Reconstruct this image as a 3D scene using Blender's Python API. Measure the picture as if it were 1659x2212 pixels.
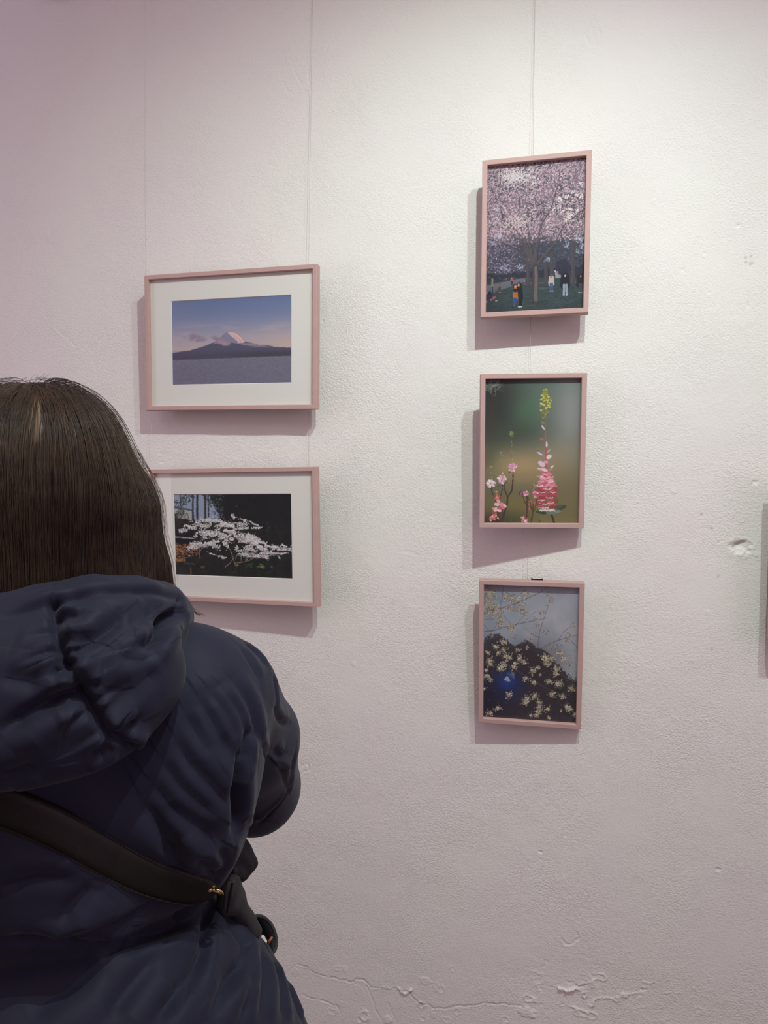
import bpy, math, random
import numpy as np
from mathutils import Matrix, Vector

for o in list(bpy.data.objects): bpy.data.objects.remove(o)
scene = bpy.context.scene
C = scene.collection

# ------------------------------------------------------------------ camera
CAM_YAW, CAM_PITCH, CAM_ROLL = 0.2578, 0.0491, 0.0035
EYE = np.array([0.0, -1.5, 1.55])
FOC, CX, CY = 1475.0, 829.5, 1106.0
_F = np.array([-math.sin(CAM_YAW)*math.cos(CAM_PITCH), math.cos(CAM_YAW)*math.cos(CAM_PITCH), -math.sin(CAM_PITCH)])
_R = np.cross(_F, [0, 0, 1]); _R /= np.linalg.norm(_R)
_U = np.cross(_R, _F)
_c, _s = math.cos(CAM_ROLL), math.sin(CAM_ROLL)
_R, _U = _c*_R+_s*_U, -_s*_R+_c*_U
cam_d = bpy.data.cameras.new('camera')
cam = bpy.data.objects.new('camera', cam_d); C.objects.link(cam)
cam_d.sensor_fit = 'VERTICAL'; cam_d.sensor_height = 36.0; cam_d.lens = FOC/2212*36.0
cam_d.clip_start = 0.02
cam.matrix_world = Matrix(((_R[0], _U[0], -_F[0], EYE[0]), (_R[1], _U[1], -_F[1], EYE[1]), (_R[2], _U[2], -_F[2], EYE[2]), (0, 0, 0, 1)))
scene.camera = cam

# ------------------------------------------------------------------ world, lamps, exposure
w = bpy.data.worlds.new('world'); scene.world = w; w.use_nodes = True
w.node_tree.nodes['Background'].inputs[0].default_value = (0.30, 0.24, 0.28, 1)
w.node_tree.nodes['Background'].inputs[1].default_value = 0.0
vs = scene.view_settings
vs.view_transform = 'Standard'; vs.look = 'None'; vs.gamma = 1; vs.use_curve_mapping = False
vs.exposure = 0.0

def look(loc, target):
    return (Vector(target)-Vector(loc)).to_track_quat('-Z', 'Y').to_matrix().to_4x4()

def spot(name, loc, target, power, size, blend, color, radius):
    d = bpy.data.lights.new(name, 'SPOT'); o = bpy.data.objects.new(name, d); C.objects.link(o)
    d.energy = power; d.spot_size = math.radians(size); d.spot_blend = blend; d.color = color; d.shadow_soft_size = radius
    o.matrix_world = Matrix.Translation(loc) @ look(loc, target)
    return o

def area(name, loc, target, power, sx, sy, color):
    d = bpy.data.lights.new(name, 'AREA'); o = bpy.data.objects.new(name, d); C.objects.link(o)
    d.shape = 'RECTANGLE'; d.size = sx; d.size_y = sy; d.energy = power; d.color = color
    o.matrix_world = Matrix.Translation(loc) @ look(loc, target)
    return o

LAMP1 = (0.473, -1.148, 2.86)
LAMP2 = (0.164, -1.159, 2.845)
spot('track_light', LAMP1, (0.0, 0, 1.18), 43, 101, 1.0, (0.84, 1.0, 0.985), 0.010)
spot('track_light', LAMP2, (-0.62, 0, 1.14), 58, 101, 1.0, (0.86, 1.0, 0.93), 0.010)
area('ceiling_fill', (-0.2, -2.2, 3.15), (-0.2, -2.1, 0), 21, 4.0, 2.5, (1.0, 0.80, 0.72))  # added soft fill from above, no fitting stands for it
area('right_fill', (2.5, -2.3, 1.8), (0, -2.3, 1.6), 20, 2.4, 2.2, (1.0, 0.72, 0.95))  # added mauve fill from the right side, an invented source
area('left_fill', (-3.25, -2.2, 1.6), (0, -2.2, 1.6), 26, 2.0, 2.4, (1.0, 0.74, 0.78))  # added fill from the left, placed clear of the glass reflections
area('wash_light', (-3.0, -1.6, 2.9), (-1.9, 0, 2.2), 6, 0.5, 0.5, (0.35, 0.40, 1.0))

# ------------------------------------------------------------------ small helpers
def srgb(r, g, b):
    f = lambda c: (c/255/12.92) if c/255 <= 0.04045 else ((c/255+0.055)/1.055)**2.4
    return (f(r), f(g), f(b), 1.0)

def at(px, py, depth):
    """a point in the room at the given distance along the viewing axis"""
    return EYE + (_F + _R*((px-CX)/FOC) + _U*((CY-py)/FOC))*depth

def on_wall(px, py, out=0.0):
    d = _F + _R*((px-CX)/FOC) + _U*((CY-py)/FOC)
    return EYE + d*((-out-EYE[1])/d[1])

def mat(name, color=(0.8, 0.8, 0.8, 1), rough=0.6, spec=0.4, metal=0.0, **kw):
    m = bpy.data.materials.new(name); m.use_nodes = True
    b = m.node_tree.nodes['Principled BSDF']
    b.inputs['Base Color'].default_value = color; b.inputs['Roughness'].default_value = rough
    b.inputs['Specular IOR Level'].default_value = spec; b.inputs['Metallic'].default_value = metal
    for k, v in kw.items(): b.inputs[k.replace('_', ' ')].default_value = v
    return m

def nodes(m):
    nt = m.node_tree; return nt, nt.nodes, nt.links, nt.nodes['Principled BSDF']

def add_noise_bump(m, scale, strength, dist=0.001, detail=4, stretch=(1, 1, 1), coord='Object'):
    nt, N, L, b = nodes(m)
    tc = N.new('ShaderNodeTexCoord'); mp = N.new('ShaderNodeMapping'); mp.inputs['Scale'].default_value = stretch
    no = N.new('ShaderNodeTexNoise'); no.inputs['Scale'].default_value = scale; no.inputs['Detail'].default_value = detail
    bu = N.new('ShaderNodeBump'); bu.inputs['Strength'].default_value = strength; bu.inputs['Distance'].default_value = dist
    L.new(tc.outputs[coord], mp.inputs[0]); L.new(mp.outputs[0], no.inputs[0]); L.new(no.outputs['Fac'], bu.inputs['Height'])
    L.new(bu.outputs[0], b.inputs['Normal'])
    return no, bu

def add_color_noise(m, c1, c2, scale, stretch=(1, 1, 1), detail=4, lo=0.35, hi=0.65):
    nt, N, L, b = nodes(m)
    tc = N.new('ShaderNodeTexCoord'); mp = N.new('ShaderNodeMapping'); mp.inputs['Scale'].default_value = stretch
    no = N.new('ShaderNodeTexNoise'); no.inputs['Scale'].default_value = scale; no.inputs['Detail'].default_value = detail
    r = N.new('ShaderNodeValToRGB'); r.color_ramp.elements[0].position = lo; r.color_ramp.elements[1].position = hi
    r.color_ramp.elements[0].color = c1; r.color_ramp.elements[1].color = c2
    L.new(tc.outputs['Object'], mp.inputs[0]); L.new(mp.outputs[0], no.inputs[0]); L.new(no.outputs['Fac'], r.inputs[0])
    L.new(r.outputs[0], b.inputs['Base Color'])

def mesh_obj(name, verts, faces, material, parent=None, smooth=False, matrix=None):
    me = bpy.data.meshes.new(name)
    me.from_pydata([tuple(map(float, v)) for v in verts], [], [tuple(map(int, f)) for f in faces]); me.update()
    if smooth: me.polygons.foreach_set('use_smooth', [True]*len(me.polygons))
    me.materials.append(material)
    o = bpy.data.objects.new(name, me); C.objects.link(o)
    if matrix is not None: o.matrix_world = matrix
    if parent is not None: o.parent = parent
    return o

def quad_mesh(name, V, Q, material, parent=None, smooth=True):
    """fast path for big all-quad meshes"""
    me = bpy.data.meshes.new(name)
    V = np.asarray(V, np.float32); Q = np.asarray(Q, np.int32)
    me.vertices.add(len(V)); me.vertices.foreach_set('co', V.ravel())
    me.loops.add(Q.size); me.loops.foreach_set('vertex_index', Q.ravel())
    me.polygons.add(len(Q)); me.polygons.foreach_set('loop_start', np.arange(0, Q.size, 4, dtype=np.int32))
    me.polygons.foreach_set('loop_total', np.full(len(Q), 4, np.int32))
    me.polygons.foreach_set('use_smooth', np.full(len(Q), smooth, bool))
    me.update(calc_edges=True); me.validate()
    me.materials.append(material)
    o = bpy.data.objects.new(name, me); C.objects.link(o)
    if parent is not None: o.parent = parent
    return o

def box(x0, x1, y0, y1, z0, z1):
    v = [(x, y, z) for x in (x0, x1) for y in (y0, y1) for z in (z0, z1)]
    f = [(0, 1, 3, 2), (4, 6, 7, 5), (0, 4, 5, 1), (2, 3, 7, 6), (0, 2, 6, 4), (1, 5, 7, 3)]
    return v, f

def tube(pts, rad, n=8, closed=False):
    pts = [np.array(p, float) for p in pts]; N = len(pts); V = []; Fc = []
    rad = rad if hasattr(rad, '__len__') else [rad]*N
    up = None
    for i, p in enumerate(pts):
        a = pts[(i-1) % N] if (closed or i > 0) else p
        b = pts[(i+1) % N] if (closed or i < N-1) else p
        t = b-a; t /= np.linalg.norm(t)+1e-12
        if up is None:
            up = np.cross(t, [0.3, 0.5, 0.8]); up /= np.linalg.norm(up)
        up = up - t*(up@t); up /= np.linalg.norm(up)
        s = np.cross(t, up)
        for k in range(n):
            an = 2*math.pi*k/n; V.append(p+rad[i]*(math.cos(an)*up+math.sin(an)*s))
    for i in range(N if closed else N-1):
        j = (i+1) % N
        for k in range(n):
            Fc.append((i*n+k, i*n+(k+1) % n, j*n+(k+1) % n, j*n+k))
    if not closed:
        Fc.append(tuple(range(n))[::-1]); Fc.append(tuple((N-1)*n+k for k in range(n)))
    return V, Fc

def merge(*parts):
    V = []; Fc = []
    for v, f in parts:
        b = len(V); V += list(v); Fc += [tuple(i+b for i in q) for q in f]
    return V, Fc

def empty(name, label=None, cat=None, group=None, matrix=None):
    o = bpy.data.objects.new(name, None); C.objects.link(o); o.empty_display_size = 0.05
    if matrix is not None: o.matrix_world = matrix
    if label: o['label'] = label
    if cat: o['category'] = cat
    if group: o['group'] = group
    return o

def tag(o, label, cat, group=None):
    o['label'] = label; o['category'] = cat
    if group: o['group'] = group
    return o

# lattice noise
def _hash(ix, iy, iz, seed):
    h = (ix.astype(np.int64)*374761393 + iy.astype(np.int64)*668265263 + iz.astype(np.int64)*2147483647 + seed*1274126177) & 0xffffffff
    h = ((h ^ (h >> 13))*1274126177) & 0xffffffff
    h = h ^ (h >> 16)
    return (h & 0xffff)/65535.0

def noise2(x, y, seed=0):
    ix = np.floor(x); iy = np.floor(y); fx = x-ix; fy = y-iy
    fx = fx*fx*(3-2*fx); fy = fy*fy*(3-2*fy); z = np.zeros_like(ix)
    a = _hash(ix, iy, z, seed); b = _hash(ix+1, iy, z, seed); c = _hash(ix, iy+1, z, seed); d = _hash(ix+1, iy+1, z, seed)
    return (a*(1-fx)+b*fx)*(1-fy)+(c*(1-fx)+d*fx)*fy

def fbm2(x, y, seed=0, octs=4):
    s = 0; a = 0.5; t = 0
    for o in range(octs):
        s = s+a*noise2(x*2**o+17.3*o, y*2**o-9.1*o, seed+o); t += a; a *= 0.5
    return s/t

def noise3(p, seed=0):
    x, y, z = p[:, 0], p[:, 1], p[:, 2]
    ix, iy, iz = np.floor(x), np.floor(y), np.floor(z); fx, fy, fz = x-ix, y-iy, z-iz
    fx = fx*fx*(3-2*fx); fy = fy*fy*(3-2*fy); fz = fz*fz*(3-2*fz)
    r = 0
    for dx in (0, 1):
        for dy in (0, 1):
            for dz in (0, 1):
                r = r + _hash(ix+dx, iy+dy, iz+dz, seed)*(fx if dx else 1-fx)*(fy if dy else 1-fy)*(fz if dz else 1-fz)
    return r

# ------------------------------------------------------------------ the room
m_wall = mat('white_plaster', (0.80, 0.775, 0.74, 1), 0.85, 0.25)
def wall_shader(m):
    nt, N, L, b = nodes(m)
    tc = N.new('ShaderNodeTexCoord')
    mp = N.new('ShaderNodeMapping'); mp.inputs['Scale'].default_value = (1.0, 1.0, 1.15)
    mp.inputs['Rotation'].default_value = (0, math.radians(35), 0)
    L.new(tc.outputs['Object'], mp.inputs[0])
    n0 = N.new('ShaderNodeTexNoise'); n0.inputs['Scale'].default_value = 70; n0.inputs['Detail'].default_value = 2
    L.new(mp.outputs[0], n0.inputs[0])
    mx = N.new('ShaderNodeMixRGB'); mx.blend_type = 'ADD'; mx.inputs[0].default_value = 0.004
    L.new(mp.outputs[0], mx.inputs[1]); L.new(n0.outputs['Color'], mx.inputs[2])
    n1 = N.new('ShaderNodeTexNoise'); n1.inputs['Scale'].default_value = 265; n1.inputs['Detail'].default_value = 2.0; n1.inputs['Roughness'].default_value = 0.45
    L.new(mx.outputs[0], n1.inputs[0])
    n2 = N.new('ShaderNodeTexNoise'); n2.inputs['Scale'].default_value = 5.5; n2.inputs['Detail'].default_value = 3
    L.new(tc.outputs['Object'], n2.inputs[0])
    mr = N.new('ShaderNodeMapRange'); mr.inputs['From Min'].default_value = 0.35; mr.inputs['From Max'].default_value = 0.65
    mr.inputs['To Min'].default_value = 0.45; mr.inputs['To Max'].default_value = 1.15
    L.new(n2.outputs['Fac'], mr.inputs['Value'])
    mu = N.new('ShaderNodeMath'); mu.operation = 'MULTIPLY'
    L.new(n1.outputs['Fac'], mu.inputs[0]); L.new(mr.outputs[0], mu.inputs[1])
    bu = N.new('ShaderNodeBump'); bu.inputs['Strength'].default_value = 0.55; bu.inputs['Distance'].default_value = 0.0030
    L.new(mu.outputs[0], bu.inputs['Height']); L.new(bu.outputs[0], b.inputs['Normal'])
    # faint discolouration of old paint
    n3 = N.new('ShaderNodeTexNoise'); n3.inputs['Scale'].default_value = 3.0; n3.inputs['Detail'].default_value = 3
    L.new(tc.outputs['Object'], n3.inputs[0])
    r = N.new('ShaderNodeValToRGB'); r.color_ramp.elements[0].position = 0.35; r.color_ramp.elements[1].position = 0.65
    r.color_ramp.elements[0].color = (0.80, 0.765, 0.735, 1); r.color_ramp.elements[1].color = (0.80, 0.79, 0.735, 1)
    at_ = N.new('ShaderNodeAttribute'); at_.attribute_name = 'dark_tone'
    mx2 = N.new('ShaderNodeMixRGB'); mx2.inputs[2].default_value = (0.16, 0.13, 0.11, 1)
    L.new(n3.outputs['Fac'], r.inputs[0]); L.new(r.outputs[0], mx2.inputs[1]); L.new(at_.outputs['Fac'], mx2.inputs[0])
    L.new(mx2.outputs[0], b.inputs['Base Color'])
wall_shader(m_wall)
m_floor = mat('grey_concrete', (0.22, 0.2, 0.19, 1), 0.6); add_color_noise(m_floor, (0.17, 0.155, 0.15, 1), (0.26, 0.24, 0.225, 1), 4)
add_noise_bump(m_floor, 60, 0.2)
m_ceil = mat('ceiling_paint', (0.55, 0.52, 0.5, 1), 0.9); add_noise_bump(m_ceil, 40, 0.1)
m_plain = mat('room_paint', (0.5, 0.46, 0.46, 1), 0.9); add_noise_bump(m_plain, 9, 0.05)
X0, X1, Y1, ZC = -3.4, 2.6, -4.6, 3.25

def structure(name, v, f, m):
    o = mesh_obj(name, v, f, m); o['kind'] = 'structure'; return o

def pictured_wall():
    xs = np.concatenate([np.linspace(X0, -1.62, 30)[:-1], np.arange(-1.62, -0.78, 0.0034), np.arange(-0.78, 0.60, 0.0021), np.linspace(0.60, X1, 40)])
    zs = np.concatenate([np.arange(0.0, 0.80, 0.0021), np.arange(0.80, 2.9, 0.0030), np.linspace(2.9, ZC, 8)])
    X, Z = np.meshgrid(xs, zs)
    H = (fbm2(X*2.2, Z*2.2, 3, 3)-0.5)*0.006 + (fbm2(X*14, Z*14, 5, 3)-0.5)*0.0016
    # granular trowelled grain, stronger in patches
    g = fbm2(X*150+Z*60, Z*170-X*60, 9, 2)-0.5
    patch = np.clip((fbm2(X*4, Z*4, 21, 3)-0.40)*5, 0.15, 1)
    H += g*0.00055*patch
    dark_tone = np.zeros_like(X)  # darker colour along cracks and in pits
    def seg(pts, wd, amp, jag=0.0, ridge=0.0, dk=0.0, sd=1):
        P = [on_wall(*p) for p in pts]
        D = np.full(X.shape, 9.0)
        lo = np.min(P, 0)-0.05; hi = np.max(P, 0)+0.05
        m = (X > lo[0]) & (X < hi[0]) & (Z > lo[2]) & (Z < hi[2])
        x = X[m]; z = Z[m]
        if jag:
            x = x+(noise2(x*90, z*90, sd)-.5)*jag; z = z+(noise2(x*70, z*70, sd+5)-.5)*jag*1.6
        d = np.full(x.shape, 9.0); sgn = np.zeros(x.shape)
        for a, b in zip(P[:-1], P[1:]):
            ax, az, bx, bz = a[0], a[2], b[0], b[2]; L2 = (bx-ax)**2+(bz-az)**2+1e-12
            t = np.clip(((x-ax)*(bx-ax)+(z-az)*(bz-az))/L2, 0, 1)
            dd = np.hypot(x-ax-t*(bx-ax), z-az-t*(bz-az))
            s = np.sign((x-ax)*(bz-az)-(z-az)*(bx-ax))
            k = dd < d; d[k] = dd[k]; sgn[k] = s[k]
        wd *= 0.60; amp *= 0.9; ridge *= 0.20
        hh = -amp*np.exp(-(d/wd)**2) + ridge*np.exp(-((d-2.2*wd)/(1.6*wd))**2)*(sgn > 0)
        H[m] += hh
        if dk: dark_tone[m] = np.maximum(dark_tone[m], dk*np.exp(-(d/wd)**2))
    def dent(px, py, rx, rz, amp, rim=0.0, rot=0.0, dk=0.0, sharp=4, sd=3):
        c = on_wall(px, py); rx = rx/980; rz = rz/980
        m = (abs(X-c[0]) < 4*max(rx, rz)) & (abs(Z-c[2]) < 4*max(rx, rz))
        x = X[m]-c[0]; z = Z[m]-c[2]; ca, sa = math.cos(rot), math.sin(rot)
        u = (x*ca+z*sa)/rx; v = (-x*sa+z*ca)/rz
        q = np.hypot(u, v)*(1+0.35*(noise2(x*160+sd, z*160, sd)-.5)*2)
        H[m] += -amp*np.exp(-q**sharp) + rim*np.exp(-((q-1.25)/0.3)**2)
        if dk: dark_tone[m] = np.maximum(dark_tone[m], dk*np.exp(-q**2))
    def z3(x, y): return (600+x/1.566, 1950+y/1.566)
    # cracks and lifted paint near the bottom
    seg([z3(*p) for p in ((85, 310), (140, 328), (200, 345), (212, 375))], 0.0022, 0.0022, 0.006, 0.0025, 0.2)
    seg([z3(*p) for p in ((65, 208), (100, 222), (150, 245), (245, 268), (262, 258), (292, 262), (320, 287), (372, 283), (440, 300), (485, 345), (520, 350), (555, 358), (600, 348), (680, 342), (812, 340), (835, 356))], 0.0022, 0.0024, 0.005, 0.0028, 0.30)
    seg([z3(*p) for p in ((300, 280), (318, 320), (330, 362), (350, 398))], 0.002, 0.0026, 0.003, 0.0012)
    seg([z3(*p) for p in ((372, 340), (388, 375), (402, 408))], 0.002, 0.002, 0.003, 0.001)
    seg([z3(*p) for p in ((405, 290), (430, 306), (455, 296))], 0.0035, -0.006, 0.006)
    seg([z3(*p) for p in ((355, 284), (385, 286))], 0.0035, -0.003, 0.005)
    seg([z3(*p) for p in ((950, 286), (975, 296), (1005, 293))], 0.0035, -0.008, 0.006)
    seg([z3(*p) for p in ((1005, 295), (1040, 290), (1060, 262))], 0.0025, 0.003, 0.01, 0.003)
    dent(*z3(374, 396), 6, 6, -0.002, 0.002); dent(*z3(487, 345), 6, 5, 0.002, 0.002, dk=.3)
    dent(*z3(295, 382), 7, 9, 0.0005, 0.0022); dent(*z3(850, 322), 9, 5, 0.001, 0.002); dent(*z3(838, 368), 12, 7, -0.002, 0.002)
    # scaling area lower right: lumps with scalloped edges
    cx0, cz0 = on_wall(1340, 2160)[0], on_wall(1340, 2160)[2]
    q = ((X-cx0)/0.22)**2+((Z-cz0)/0.07)**2
    msk = np.exp(-q**2)
    rdg = np.abs(fbm2(X*26+1.3, Z*34, 31, 3)-0.5)
    H += msk*(np.exp(-(rdg/0.03)**2)*0.0034*np.clip(noise2(X*20, Z*20, 8)*2-.5, 0, 1) - 0.0015)
    rd = random.Random(5)
    for i in range(34):
        x, y = rd.uniform(880, 1470), rd.gauss(300, 55)
        a = rd.uniform(0, 3.1); l = rd.uniform(8, 26)
        seg([z3(x, y), z3(x+l*math.cos(a)*.6, y+l*math.sin(a)*.5), z3(x+l*math.cos(a+.6), y+l*math.sin(a+.6)*.7)], 0.0024, rd.uniform(-0.001, .0018), 0.006, 0.0022, sd=i)
    for i in range(20):
        x, y = rd.uniform(60, 800), rd.uniform(215, 400)
        dent(*z3(x, y), rd.uniform(3, 8), rd.uniform(3, 7), rd.uniform(-.0014, .0012), 0.001, sd=i)
    # the chipped crater on the right, small pits, trowel scars
    dent(1600, 1184, 15, 13, 0.0055, 0.0016, 0.5, sharp=3); dent(1588, 1178, 16, 6, 0.0028, 0, .3)
    dent(1602, 1190, 9, 7, -0.0030, 0)
    for x, y in ((1610, 557), (1622, 554), (1611, 568), (1624, 571), (1620, 572), (1551, 1246), (1538, 1404), (1537, 1142), (1515, 1112)):
        dent(x, y, 2.2, 2.2, 0.002, 0, dk=0.5, sharp=2)
    for x, y, r in ((1594, 487, 6), (1522, 548, 4), (1532, 633, 4), (1632, 1041, 6), (1553, 1171, 4), (345, 980, 4), (350, 998, 5), (103, 243, 7), (1168, 1840, 5), (1552, 1878, 6), (665, 45, 6), (193, 828, 4)):
        dent(x, y, r, r*.7, 0.0022, 0.0012, sharp=2)
    for pts, a in ((((637, 152), (645, 175), (652, 186)), .0030), (((613, 178), (622, 196), (632, 207)), .003), (((664, 150), (668, 180), (672, 195)), .0026),
                   (((95, 222), (104, 236), (112, 240)), .002), (((108, 500), (112, 525), (114, 545)), .002), (((125, 712), (150, 735), (165, 748)), .0025),
                   (((700, 130), (706, 112), (708, 95)), .0015), (((1262, 70), (1270, 95), (1288, 100)), .002), (((1280, 40), (1292, 60), (1296, 76)), .003),
                   (((1345, 600), (1362, 612)), .002), (((652, 1655), (665, 1650), (668, 1664), (655, 1668)), .003), (((733, 1690), (735, 1722)), .001),
                   (((1213, 2030), (1222, 2040), (1240, 2038), (1250, 2025), (1246, 2015)), .003), (((500, 1140), (530, 1136)), .001),
                   (((1613, 655), (1618, 664)), .004), (((60, 1050), (75, 1090)), .001), (((880, 405), (960, 388), (1000, 380)), .0012), (((860, 1190), (905, 1200)), .0015)):
        seg(pts, 0.0028, a*.55, 0.005, a*.8)
    for i in range(150):
        dent(rd.uniform(0, 1659), rd.uniform(0, 2212), rd.uniform(2, 4.5), rd.uniform(2, 4), rd.uniform(-.0012, .0014), rd.uniform(0, .0006), sharp=2, sd=i)
    nz, nx = X.shape
    V = np.stack([X.ravel(), -H.ravel(), Z.ravel()], 1)
    I = np.arange(nz*nx).reshape(nz, nx)
    Q = np.stack([I[:-1, :-1].ravel(), I[:-1, 1:].ravel(), I[1:, 1:].ravel(), I[1:, :-1].ravel()], 1)
    o = quad_mesh('wall_back', V, Q, m_wall); o['kind'] = 'structure'
    a = o.data.attributes.new('dark_tone', 'FLOAT', 'POINT'); a.data.foreach_set('value', dark_tone.ravel().astype(np.float32))
pictured_wall()
structure('floor', *box(X0, X1, Y1, 0.02, -0.1, 0), m_floor)
structure('ceiling', *box(X0, X1, Y1, 0.02, ZC, ZC+0.1), m_ceil)
structure('wall_left', *box(X0-0.1, X0, Y1, 0.02, 0, ZC), m_plain)
structure('wall_right', *box(X1, X1+0.1, Y1, 0.02, 0, ZC), m_plain)
structure('wall_front', *box(X0, X1, Y1-0.1, Y1, 0, ZC), m_plain)

# ------------------------------------------------------------------ printed photographs, painted point by point
class Paint:
    def __init__(s, w, h, fn):
        s.w, s.h = w, h; s.a = np.zeros((h, w, 3)); s.map = fn
        s.Y, s.X = np.mgrid[0:h, 0:w]; s.u = s.X/(w-1); s.v = s.Y/(h-1)
    def p(s, x, y):
        u, v = s.map(x, y); return u*(s.w-1), v*(s.h-1)
    def blend(s, mask, col, sl=None):
        col = np.asarray(col, float)/255
        t = s.a if sl is None else s.a[sl]
        t += (col-t)*mask[..., None]
    def _sl(s, x0, y0, x1, y1):
        x0 = int(max(0, x0)); y0 = int(max(0, y0)); x1 = int(min(s.w, x1+2)); y1 = int(min(s.h, y1+2))
        if x1 <= x0 or y1 <= y0: return None
        return (slice(y0, y1), slice(x0, x1))
    def disk(s, x, y, rx, ry, col, al=1, soft=0.8, rot=0):
        cx, cy = s.p(x, y); k = s.k; rx = rx*k; ry = ry*k
        R = max(rx, ry)+soft*2+1; sl = s._sl(cx-R, cy-R, cx+R, cy+R)
        if sl is None: return
        dx = s.X[sl]-cx; dy = s.Y[sl]-cy; c, q = math.cos(rot), math.sin(rot)
        uu = dx*c+dy*q; vv = -dx*q+dy*c
        d = (np.hypot(uu/max(rx, .3), vv/max(ry, .3))-1)*min(max(rx, .3), max(ry, .3))
        s.blend(np.clip(0.5-d/soft, 0, 1)*al, col, sl)
    def glow(s, x, y, rx, ry, col, al=1):
        cx, cy = s.p(x, y); rx *= s.k; ry *= s.k
        s.blend(al*np.exp(-((s.X-cx)/rx)**2-((s.Y-cy)/ry)**2), col)
    def line(s, pts, w0, w1, col, al=1, soft=0.9):
        P = [s.p(*q) for q in pts]; n = len(P)-1
        for i in range(n):
            (ax, ay), (bx, by) = P[i], P[i+1]
            wa = (w0+(w1-w0)*i/n)*s.k/2; wb = (w0+(w1-w0)*(i+1)/n)*s.k/2; m = max(wa, wb)+2
            sl = s._sl(min(ax, bx)-m, min(ay, by)-m, max(ax, bx)+m, max(ay, by)+m)
            if sl is None: continue
            x = s.X[sl]; y = s.Y[sl]; L2 = (bx-ax)**2+(by-ay)**2+1e-9
            t = np.clip(((x-ax)*(bx-ax)+(y-ay)*(by-ay))/L2, 0, 1)
            d = np.hypot(x-ax-t*(bx-ax), y-ay-t*(by-ay)); wd = wa+(wb-wa)*t
            s.blend(np.clip((wd-d)/soft+0.5, 0, 1)*al*np.clip(wd*2+.25, 0, 1), col, sl)
    def poly(s, pts, col, al=1, soft=1.0, noise=0, seed=1, nsc=.15):
        P = [s.p(*q) for q in pts]; xs = [p[0] for p in P]; ys = [p[1] for p in P]
        sl = s._sl(min(xs)-3-noise, min(ys)-3-noise, max(xs)+3+noise, max(ys)+3+noise)
        if sl is None: return
        x = s.X[sl].astype(float); y = s.Y[sl].astype(float)
        if noise:
            x = x+(fbm2(x*nsc, y*nsc, seed, 3)-.5)*noise*2; y = y+(fbm2(x*nsc+50, y*nsc, seed+9, 3)-.5)*noise*2
        ins = np.zeros(x.shape, bool); d = np.full(x.shape, 1e9)
        for i in range(len(P)):
            (ax, ay), (bx, by) = P[i], P[(i+1) % len(P)]
            cond = (ay > y) != (by > y)
            with np.errstate(divide='ignore', invalid='ignore'):
                xi = (bx-ax)*(y-ay)/((by-ay) if by != ay else 1e-9)+ax
            ins ^= cond & (x < xi)
            L2 = (bx-ax)**2+(by-ay)**2+1e-9
            t = np.clip(((x-ax)*(bx-ax)+(y-ay)*(by-ay))/L2, 0, 1)
            d = np.minimum(d, np.hypot(x-ax-t*(bx-ax), y-ay-t*(by-ay)))
        sd = np.where(ins, d, -d)
        s.blend(np.clip(sd/soft+0.5, 0, 1)*al, col, sl)
    def grain(s, amt, sc=1.0, seed=3):
        g = fbm2(s.X*sc, s.Y*sc, seed, 2)-.5
        s.a *= (1+g*amt)[..., None]
    def field(s, sx, sy, seed):
        return fbm2(s.X/s.w*1000*sx, s.Y/s.h*1500*sy, seed, 3)
    def q(s, F_, x, y):
        X, Y = s.p(x, y); return F_[int(min(s.h-1, max(0, Y))), int(min(s.w-1, max(0, X)))]
    def done(s, gain, haze=(0, 0, 0), jit=0.8):
        dx = (fbm2(s.X*.45, s.Y*.45, 91, 2)-.5)*4*jit; dy = (fbm2(s.X*.45+70, s.Y*.45, 95, 2)-.5)*4*jit
        s.a = s.a[np.clip(np.rint(s.Y+dy).astype(int), 0, s.h-1), np.clip(np.rint(s.X+dx).astype(int), 0, s.w-1)]
        a = np.clip(s.a, 0, 1)
        lin = np.where(a <= .04045, a/12.92, ((a+.055)/1.055)**2.4)
        return np.clip((lin-np.array(haze))*gain, 0.002, 0.93)

def mapper(l0, l1, r0, r1, t0, t1, b0, b1):
    """crop coordinates to picture coordinates; left edge l0 (top) to l1 (bottom), top edge t0 (left) to t1 (right)"""
    def fn(x, y):
        u = 0.5; v = 0.5
        for _ in range(4):
            l = l0+(l1-l0)*v; r = r0+(r1-r0)*v; u = (x-l)/(r-l)
            t = t0+(t1-t0)*u; b = b0+(b1-b0)*u; v = (y-t)/(b-t)
        return u, v
    return fn

def var(rd, c, a):
    k = 1+rd.uniform(-a, a); return [min(255, max(0, v*k+rd.uniform(-6, 6))) for v in c]

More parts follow.
